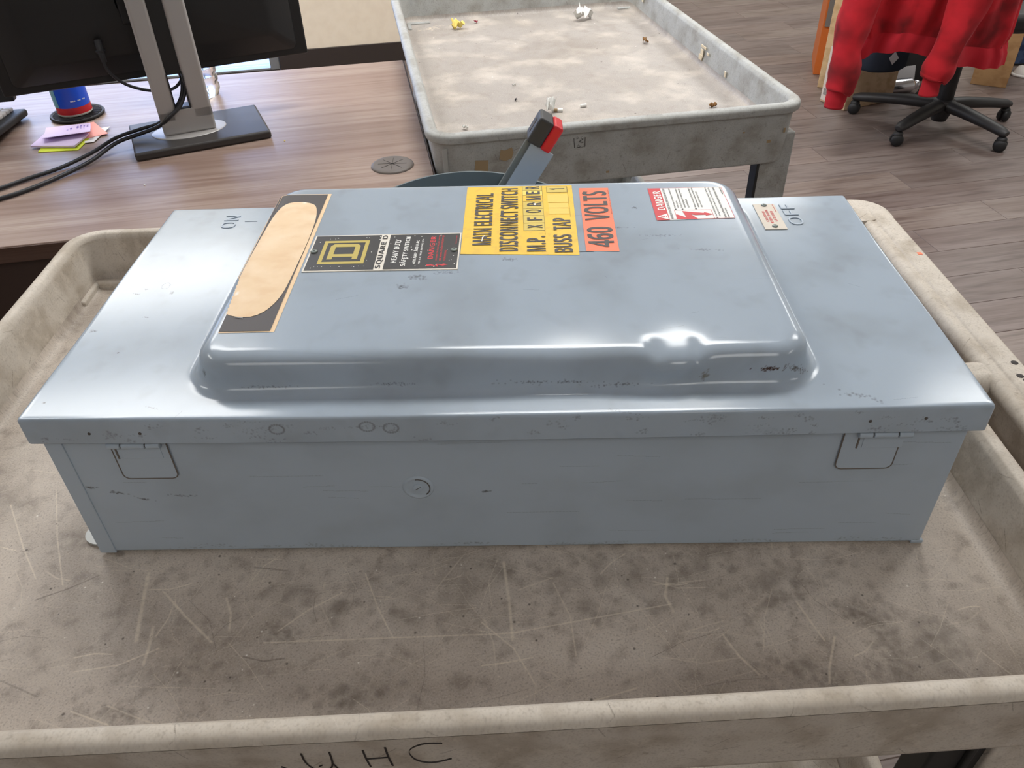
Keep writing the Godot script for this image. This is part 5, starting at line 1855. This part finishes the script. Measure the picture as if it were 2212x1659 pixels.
func chair_corner() -> void:
	# five-star office chair
	var hub := Vector3(1.835, 0, -2.56)
	var t := thing("office_chair", "black office swivel chair on a five-armed castor base, under the red jacket", "chair", hub)
	var ends := [Vector3(1.535, 0, -2.752), Vector3(1.588, 0, -2.372), Vector3(1.978, 0, -2.288), Vector3(2.15, 0, -2.622), Vector3(1.89, 0, -2.885)]
	var hs := Shape.new()
	hs.lathe([Vector2(0, 0.035), Vector2(0.03, 0.035), Vector2(0.036, 0.05), Vector2(0.045, 0.085), Vector2(0.05, 0.112), Vector2(0.042, 0.125), Vector2(0.03, 0.13), Vector2(0, 0.13)], 24)
	obj("hub", hs, M.chair_black, t)
	var gl := Shape.new()
	gl.lathe([Vector2(0.0, 0.12), Vector2(0.034, 0.12), Vector2(0.031, 0.27), Vector2(0.026, 0.272), Vector2(0.015, 0.274), Vector2(0.015, 0.41), Vector2(0, 0.41)], 20)
	obj("gas_lift", gl, M.chair_dark, t)
	for e in ends:
		var d: Vector3 = e - hub
		d.y = 0
		var dn := d.normalized()
		var a := Shape.new()
		a.tube([dn * 0.02 + Vector3(0, 0.102, 0), d * 0.35 + Vector3(0, 0.100, 0), d * 0.7 + Vector3(0, 0.089, 0), d * 0.96 + Vector3(0, 0.078, 0), d * 1.04 + Vector3(0, 0.074, 0)], [0.034, 0.032, 0.028, 0.025, 0.016], 12, 0.75)
		obj("base_arm", a, M.chair_black, t)
		var c := Shape.new()
		c.tube([d + Vector3(0, 0.075, 0), d + Vector3(0, 0.04, 0)], [0.010], 10)
		c.lathe([Vector2(0, 0.06), Vector2(0.014, 0.06), Vector2(0.02, 0.052), Vector2(0.02, 0.046)], 16, Transform3D(Basis.IDENTITY, d))
		var co := obj("castor", c, M.chair_dark, t)
		for s in [-1.0, 1.0]:
			var w := Shape.new()
			var ax := Basis(Vector3.UP, d.x * 7.0 + s * 0.0)
			w.lathe([Vector2(0, 0.004), Vector2(0.0225, 0.004), Vector2(0.0258, 0.008), Vector2(0.0258, 0.014), Vector2(0.021, 0.021), Vector2(0.012, 0.0245), Vector2(0, 0.0255)], 18, Transform3D(ax * Basis(Vector3.FORWARD, s * PI / 2), d + Vector3(0, 0.0258, 0)))
			obj("wheel", w, M.chair_dark, co)
	var me := Shape.new()
	me.rbox(Vector3(0, 0.425, 0.0), Vector3(0.2, 0.04, 0.24), 0.01, Basis.IDENTITY, 2)
	obj("seat_plate", me, M.chair_dark, t)
	var lv := Shape.new()
	lv.tube([Vector3(0.05, 0.425, 0.05), Vector3(0.16, 0.42, 0.06), Vector3(0.235, 0.40, 0.05)], [0.006], 8)
	obj("lever", lv, M.chair_dark, t)
	var se := Shape.new()
	se.rbox(Vector3(-0.03, 0.475, -0.02), Vector3(0.48, 0.075, 0.47), 0.03, Basis.IDENTITY, 4)
	obj("seat", se, M.chair_dark, t)
	var bk := Shape.new()
	bk.rbox(Vector3(-0.2, 0.80, 0.22), Vector3(0.42, 0.5, 0.06), 0.03, Basis(Vector3.RIGHT, -0.08), 4)
	bk.rbox(Vector3(-0.12, 0.52, 0.2), Vector3(0.06, 0.2, 0.02), 0.008, Basis(Vector3.RIGHT, 0.1), 2)
	obj("backrest", bk, M.chair_dark, t)
	jacket()
	# the boxes left of the chair
	var ob := box_on_floor("shelf_panel", "orange-brown wooden panel standing on edge behind the cream board", "panel", Vector2(1.55, -3.30), Vector2(1.513, -3.31), Vector2(1.62, -3.6), 0.62, M.orange_board)
	var gp := Shape.new()
	gp.rbox(Vector3(-0.0175, 0.335, -0.001) + Vector3(0.0, 0, 0.004), Vector3(0.026, 0.2, 0.006), 0.001, Basis(Vector3.UP, -0.18))
	obj("hinge_plate", gp, M.grey_board, ob)
	var cbd := box_on_floor("cream_board", "tall cream board standing upright between the orange panel and the labelled carton", "board", Vector2(1.545, -3.085), Vector2(1.478, -3.115), Vector2(1.63, -3.27), 0.66, M.cream_board)
	var ca := box_on_floor("carton", "pale carton with a white shipping label on its end, under the jacket's left sleeve", "carton", Vector2(1.503, -2.783), Vector2(1.436, -2.925), Vector2(1.744, -2.955), 0.30, M.cardboard_pale)
	var la := Shape.new()
	var n := Vector3(1.436 - 1.503, 0, -2.925 + 2.783).normalized()
	var lb := Basis(n, Vector3.UP, n.cross(Vector3.UP))
	la.rbox(n * 0.083 + Vector3(0, 0.13, 0) + n.cross(Vector3.UP) * -0.0008, Vector3(0.145, 0.24, 0.0016), 0.0004, lb)
	obj("shipping_label", la, M.box_white, ca)
	var bc := Shape.new()
	for k in 7:
		bc.rbox(n * (0.118 + k * 0.0042) + Vector3(0, 0.05, 0) + n.cross(Vector3.UP) * -0.0018, Vector3(0.002 if k % 2 else 0.003, 0.03, 0.0008), 0.0002, lb)
	for k in 4:
		bc.rbox(n * 0.11 + Vector3(0, 0.13 + k * 0.018, 0) + n.cross(Vector3.UP) * -0.0018, Vector3(0.05 - 0.012 * (k % 2), 0.004, 0.0008), 0.0002, lb)
	obj("label_print", bc, M.grey_board, ca)
	var tpe := Shape.new()
	var wdir := n.cross(Vector3.UP) * -1.0
	tpe.rbox(Vector3(0.205, 0.15, -0.147) , Vector3(0.03, 0.296, 0.002), 0.0006, Basis(Vector3.UP, 0.62))
	obj("tape_strip", tpe, M.cardboard, ca)
	# dark things under the chair
	var bag := thing("tote_bag", "black bag slumped on the floor behind the grey folder", "bag", Vector3(1.875, 0, -3.25))
	var bs := Shape.new()
	var rows := []
	for q in [[0.0, 0.2, 0.11], [0.02, 0.23, 0.12], [0.15, 0.24, 0.12], [0.27, 0.22, 0.1], [0.34, 0.17, 0.06], [0.36, 0.14, 0.02]]:
		var row := PackedVector3Array()
		for k in 33:
			var a := TAU * (k % 32) / 32.0
			var f := 1.0 + 0.05 * sin(a * 5.0 + q[0] * 30.0)
			row.append(Vector3(cos(a) * q[1] * f, q[0] + 0.012 * sin(a * 3.0) * (1.0 if q[0] > 0.1 else 0.0), sin(a) * q[2] * f))
		rows.append(row)
	bs.grid(rows, [], true, 0)
	obj("body", bs, M.crate_black, bag)
	var nc := thing("cloth_bundle", "dark navy cloth with a pale diamond tag hanging under the jacket hem", "cloth", Vector3(1.60, 0, -2.735))
	var cs := Shape.new()
	rows = []
	for q in [[0.0, 0.08, 0.04], [0.03, 0.1, 0.05], [0.12, 0.1, 0.045], [0.24, 0.085, 0.04], [0.36, 0.07, 0.03], [0.43, 0.05, 0.016]]:
		var row := PackedVector3Array()
		for k in 25:
			var a := TAU * (k % 24) / 24.0
			row.append(Vector3(cos(a) * q[1] * (1.0 + 0.1 * sin(a * 4.0)) + q[0] * 0.06, q[0] + 0.22 * (1.0 - q[0] / 0.43) * 0.9, sin(a) * q[2]))
		rows.append(row)
	cs.grid(rows, [], true, 0)
	obj("body", cs, M.navy_cloth, nc)
	var dm := Shape.new()
	dm.prism(PackedVector2Array([Vector2(0, 0.028), Vector2(0.021, 0), Vector2(0, -0.028), Vector2(-0.021, 0)]), 0.0, 0.001, Transform3D(Basis.IDENTITY, Vector3(0.027, 0.262, 0.05)))
	obj("diamond_tag", dm, M.sheet_grey, nc)
	var fk := thing("steel_flask", "shiny steel flask lying on its side on the floor behind the chair base", "flask", Vector3(1.755, 0.0375, -2.975), deg_to_rad(14.0))
	var fs := Shape.new()
	fs.lathe([Vector2(0, 0), Vector2(0.03, 0), Vector2(0.036, 0.004), Vector2(0.036, 0.125), Vector2(0.026, 0.142), Vector2(0.02, 0.146)], 28, Transform3D(Basis(Vector3.FORWARD, PI / 2), Vector3.ZERO))
	obj("body", fs, M.steel, fk)
	var fc := Shape.new()
	fc.lathe([Vector2(0, 0.144), Vector2(0.021, 0.144), Vector2(0.021, 0.168), Vector2(0.018, 0.171), Vector2(0, 0.171)], 24, Transform3D(Basis(Vector3.FORWARD, PI / 2), Vector3.ZERO))
	obj("cap", fc, M.steel, fk)
	var fb := Shape.new()
	fb.lathe([Vector2(0, -0.012), Vector2(0.03, -0.012), Vector2(0.0318, -0.008), Vector2(0.0318, 0.006), Vector2(0, 0.006)], 24, Transform3D(Basis(Vector3.FORWARD, PI / 2), Vector3.ZERO))
	obj("base", fb, M.rubber_black, fk)
	var gs := thing("folder", "grey folder leaning on the black bag behind the steel flask", "folder", Vector3(1.84, 0.0, -3.07), deg_to_rad(14.0))
	var gss := Shape.new()
	gss.rbox(Vector3(0, 0.05, 0), Vector3(0.19, 0.10, 0.006), 0.001, Basis(Vector3.RIGHT, -0.25))
	obj("sheet", gss, M.sheet_grey, gs)
	# right of the chair
	var cb2 := box_on_floor("cardboard_box", "plain brown cardboard box on the floor right of the chair, below the jacket's hem", "box", Vector2(2.363, -3.037), Vector2(2.225, -3.112), Vector2(2.528, -3.317), 0.26, M.cardboard)
	var dk := box_on_floor("pedestal", "dark pedestal cabinet at the right edge, behind the denim leg", "cabinet", Vector2(2.66, -3.46), Vector2(3.1, -3.36), Vector2(2.76, -3.95), 0.62, M.crate_black)
	var dw := thing("denim_leg", "faded blue denim trouser leg of a standing person, built alone beside the red jacket", "trousers", Vector3(2.60, 0, -3.40))  # lower leg of a standing person; the rest of the figure is unbuilt
	var ds := Shape.new()
	rows = []
	for q in [[0.012, -0.012, 0.05], [0.05, -0.012, 0.058], [0.16, -0.008, 0.066], [0.3, 0.01, 0.08], [0.45, 0.02, 0.09], [0.62, 0.03, 0.1], [0.66, 0.05, 0.095], [0.665, 0.07, 0.06]]:
		var row := PackedVector3Array()
		for k in 25:
			var a := TAU * (k % 24) / 24.0
			row.append(Vector3(q[1] + cos(a) * q[2] * (1.0 + 0.06 * sin(a * 3.0 + q[0] * 40.0)), q[0], sin(a) * 0.03 + 0.004 * sin(q[0] * 60.0)))
		rows.append(row)
	ds.grid(rows, [], true, 0)
	obj("leg", ds, M.denim, dw)
	var hm := Shape.new()
	var hp := []
	for k in 25:
		var a := TAU * (k % 24) / 24.0
		hp.append(Vector3(-0.012 + cos(a) * 0.0515, 0.018, sin(a) * 0.031))
	hm.tube(hp, [0.003], 6, 1.0, false)
	obj("hem", hm, M.denim, dw)
	var sh := thing("shoe", "white rubber toe of a shoe on the floor at the right edge", "shoe", Vector3(2.55, 0, -3.205), deg_to_rad(-20.0))
	var ss := Shape.new()
	rows = []
	for q in [[0.0, 0.002, 0.04], [0.012, 0.0, 0.045], [0.022, 0.002, 0.044], [0.032, 0.008, 0.038], [0.046, 0.016, 0.03], [0.052, 0.03, 0.015]]:
		var row := PackedVector3Array()
		for k in 25:
			var a := TAU * (k % 24) / 24.0
			row.append(Vector3(cos(a) * (0.1 - q[1]) + 0.03, q[0] + (0.03 if cos(a) > 0.2 and q[0] > 0.03 else 0.0), sin(a) * q[2]))
		rows.append(row)
	ss.grid(rows, [], true, 0)
	obj("upper", ss, M.shoe_white, sh)
	var so := Shape.new()
	so.lathe([Vector2(0, 0), Vector2(0.104, 0), Vector2(0.106, 0.006), Vector2(0.104, 0.014), Vector2(0, 0.014)], 28, Transform3D(Basis.from_scale(Vector3(1, 1, 0.45)), Vector3(0.03, 0, 0)))
	obj("sole", so, M.shoe_white, sh)

func jacket() -> void:
	var base := Vector3(1.575, 0.0, -2.36)
	var t := thing("jacket", "dirty red work jacket hung over the back of the black office chair", "jacket", base)
	# torso: a hanging sleeve of cloth with folds, open below
	var rows := []
	var hem_front := [[-0.30, 0.375], [-0.27, 0.365], [-0.20, 0.40], [-0.13, 0.418], [-0.06, 0.405], [0.02, 0.385], [0.12, 0.352], [0.22, 0.338], [0.30, 0.336], [0.34, 0.335]]
	var hem := func(x: float) -> float:
		for k in hem_front.size() - 1:
			if x <= hem_front[k + 1][0]:
				return lerpf(hem_front[k][1], hem_front[k + 1][1], clampf((x - hem_front[k][0]) / (hem_front[k + 1][0] - hem_front[k][0]), 0.0, 1.0))
		return 0.335
	var n := 120
	var levels := [0.0, 0.015, 0.03, 0.045, 0.06, 0.075, 0.09, 0.12, 0.16, 0.2, 0.24, 0.28, 0.32, 0.36, 0.42, 0.5, 0.6, 0.66, 0.7, 0.72]
	var make := func(l0: int, l1: int, grow: float) -> Array:
		var out := []
		for li in range(l0, l1):
			var l: float = levels[li]
			var row := PackedVector3Array()
			for k in n + 1:
				var a := TAU * (k % n) / n
				var f := l / 0.72
				var hw := lerpf(0.305, 0.285, minf(1.0, f * 2.0))
				if f > 0.7:
					hw = lerpf(0.285, 0.2, (f - 0.7) / 0.3)
				var dp := 0.085 + 0.02 * sin(f * 3.0)
				if l > 0.66:
					dp *= 1.0 - (l - 0.66) / 0.08
				var tuck := 1.0 - 0.05 * gauss((l - 0.075) / 0.02)
				var fold := 0.018 * sin(a * 9.0 + 1.6 + f * 2.0) + 0.012 * sin(a * 15.0 - f * 3.0) + 0.006 * sin(a * 23.0 + f * 9.0)
				fold *= clampf(1.2 - f, 0.2, 1.0)
				var x := cos(a) * hw * tuck + 0.025
				var z := sin(a) * (dp * tuck + fold) + 0.02
				var y := 0.0
				var h: float = hem.call(x)
				y = h + l * (1.06 - h) / 0.72
				if sin(a) < 0:
					y += 0.03 * (1.0 - f)
				row.append(Vector3(x, y, z) + Vector3(cos(a), 0, sin(a)) * grow)
			out.append(row)
		return out
	var to := Shape.new()
	to.grid(make.call(4, levels.size(), 0.0), [], true, 0)
	var body := obj("torso", to, M.red_cloth, t)
	var wb := Shape.new()
	wb.grid(make.call(0, 6, 0.002), [], true, 0)
	obj("waistband", wb, M.red_rib, t)
	var zp := Shape.new()
	zp.tube([Vector3(0.035, 0.40, 0.135), Vector3(0.04, 0.5, 0.142), Vector3(0.03, 0.6, 0.14), Vector3(0.03, 0.75, 0.13)], [0.004], 6)
	obj("zip", zp, M.zip_dark, t)
	var sl := [[[Vector3(1.36, 0.98, -2.30), Vector3(1.30, 0.85, -2.26), Vector3(1.268, 0.699, -2.23), Vector3(1.252, 0.609, -2.22), Vector3(1.238, 0.531, -2.22), Vector3(1.236, 0.433, -2.22), Vector3(1.246, 0.345, -2.22), Vector3(1.240, 0.288, -2.22)], [0.085, 0.078, 0.072, 0.066, 0.06, 0.058, 0.063, 0.05], [Vector3(1.240, 0.295, -2.22), Vector3(1.236, 0.26, -2.22), Vector3(1.234, 0.222, -2.22)], [0.045, 0.040, 0.037]],
		[[Vector3(1.74, 0.98, -2.24), Vector3(1.68, 0.85, -2.17), Vector3(1.625, 0.706, -2.15), Vector3(1.605, 0.617, -2.15), Vector3(1.585, 0.509, -2.15), Vector3(1.567, 0.413, -2.15), Vector3(1.560, 0.365, -2.15), Vector3(1.554, 0.345, -2.15)], [0.085, 0.078, 0.07, 0.064, 0.058, 0.052, 0.05, 0.044], [Vector3(1.555, 0.352, -2.15), Vector3(1.552, 0.32, -2.15), Vector3(1.553, 0.286, -2.15)], [0.037, 0.034, 0.036]]]
	for q in sl:
		var path := smooth_path(q[0], 5)
		var rad := []
		for k in path.size():
			var f := float(k) / 5.0
			var i0 := mini(int(f), q[1].size() - 2)
			rad.append(lerpf(q[1][i0], q[1][i0 + 1], f - i0) * (1.0 + 0.025 * sin(k * 0.9 + 2.0)))
			path[k] -= base
		var s := Shape.new()
		s.tube(path, rad, 24, 0.9)
		for k in s.v.size():
			s.v[k] += s.n[k] * (0.005 * sin(s.v[k].y * 16.0 + s.v[k].x * 70.0) + 0.003 * sin(s.v[k].y * 38.0 - s.v[k].x * 90.0 + s.v[k].z * 40.0))
		var so := obj("sleeve", s, M.red_cloth, t)
		var cp := []
		for p in q[2]:
			cp.append(p - base)
		var c := Shape.new()
		c.tube(smooth_path(cp, 4), [q[3][0], q[3][0], q[3][0] * 0.97, q[3][1], q[3][1], q[3][1], q[3][2], q[3][2], q[3][2]], 24, 0.8)
		obj("cuff", c, M.red_rib, so)

# ------------------------------------------------------------------ scraps in the rear cart
func scrap(called: String, label: String, category: String, at: Vector3, size: Vector3, m: Material, sd: int, group := "") -> void:
	# a crumpled bit: a small sheet folded by noise
	var nz := FastNoiseLite.new()
	nz.seed = sd
	nz.frequency = 0.9
	var rows := []
	var low := 9.0
	for a in 9:
		var row := PackedVector3Array()
		for b in 9:
			var u := b / 8.0 - 0.5
			var w := a / 8.0 - 0.5
			var h := (nz.get_noise_2d(u * 1.6, w * 1.6) + 0.5) * size.y
			var p := Vector3(u * size.x * (1.0 + 0.5 * nz.get_noise_2d(a * 0.4, 9.0)), h, w * size.z * (1.0 + 0.5 * nz.get_noise_2d(b * 0.4, 5.0)))
			p = p.rotated(Vector3.UP, sd * 1.3)
			low = minf(low, p.y)
			row.append(p)
		rows.append(row)
	for r in rows:
		for k in r.size():
			r[k].y -= low
	var s := Shape.new()
	s.grid(rows, [], false, 1)
	var under := []
	for r in rows:
		var q := PackedVector3Array()
		for p in r:
			q.append(p + Vector3(0, 0.0009, 0))
		under.append(q)
	s.grid(under, [], false, -1)
	var o := obj(called, s, m)
	o.position = at
	tag(o, label, category, group)

func cart_litter() -> void:
	var turn := deg_to_rad(10.6)
	var at := func(x: float, z: float) -> Vector3:
		return Vector3(x, 0.7455, z).rotated(Vector3.UP, turn)
	scrap("tissue", "crumpled white tissue lying near the far side of the grey cart's tray", "tissue", at.call(0.468, -1.44), Vector3(0.05, 0.045, 0.03), M.white_print, 3)
	scrap("tissue", "torn white paper scrap just beyond the lever's grip in the grey cart", "tissue", at.call(0.222, -0.75), Vector3(0.022, 0.03, 0.014), M.white_print, 8)
	scrap("wood_shaving", "crumpled pale yellow shaving at the far end of the grey cart's tray", "shaving", at.call(0.115, -1.445), Vector3(0.034, 0.026, 0.022), M.shaving_yellow, 5)
	scrap("debris_clump", "small brown clump on the grey cart's tray floor near its right wall", "debris", at.call(0.568, -1.18), Vector3(0.022, 0.014, 0.012), M.crumb_brown, 11)
	scrap("paper_chip", "tiny white curled paper chip in the near left corner of the grey tray", "debris", at.call(0.034, -0.70), Vector3(0.011, 0.01, 0.007), M.white_print, 14)
	scrap("red_chip", "small reddish brown chip near the near right corner of the grey tray", "debris", at.call(0.562, -0.697), Vector3(0.014, 0.008, 0.010), M.crumb_brown, 17)
	scrap("red_scrap", "tiny dark red scrap at the foot of the grey tray's far wall", "debris", at.call(0.171, -1.492), Vector3(0.012, 0.008, 0.006), M.crumb_red, 21)
	scrap("dark_chip", "tiny dark chip in the middle of the grey tray's floor", "debris", at.call(0.165, -0.84), Vector3(0.007, 0.006, 0.005), M.crumb_dark, 23)
	scrap("white_chip", "tiny white fleck in the middle of the grey tray's floor", "debris", at.call(0.179, -0.94), Vector3(0.008, 0.004, 0.003), M.white_print, 27)
	var c := thing("cigarette_butt", "white cigarette butt lying on the grey tray's floor beside the lever", "cigarette", at.call(0.297, -0.765), turn + 0.1)
	var cs := Shape.new()
	cs.tube([Vector3(-0.006, 0.0034, 0), Vector3(0.007, 0.0034, 0)], [0.0034], 12)
	obj("paper", cs, M.white_print, c)
	var f := thing("cigarette_filter", "tan cigarette filter beside the torn paper scrap behind the lever grip", "cigarette", at.call(0.236, -0.752), turn - 0.25)
	var fs := Shape.new()
	fs.tube([Vector3(-0.008, 0.0034, 0), Vector3(0.002, 0.0034, 0)], [0.0034], 12)
	obj("filter", fs, M.tape, f)
	var fw := Shape.new()
	fw.tube([Vector3(0.002, 0.0034, 0), Vector3(0.013, 0.0034, 0)], [0.0033], 12)
	obj("paper", fw, M.white_print, f)
	var sp := Shape.new()
	sp.rbox(Vector3.ZERO, Vector3(0.003, 0.0014, 0.0025), 0.0006)
	var k1 := obj("crumb", sp, M.yellow_bright)
	k1.position = Vector3(-0.460, 0.7407, -0.666)
	tag(k1, "tiny yellow crumb on the desk right of the monitor base", "crumb")
	var k2 := obj("crumb", sp, M.white_print)
	k2.position = Vector3(-0.673, 0.7407, -0.468)
	tag(k2, "tiny white crumb on the desk in front of the monitor base", "crumb")
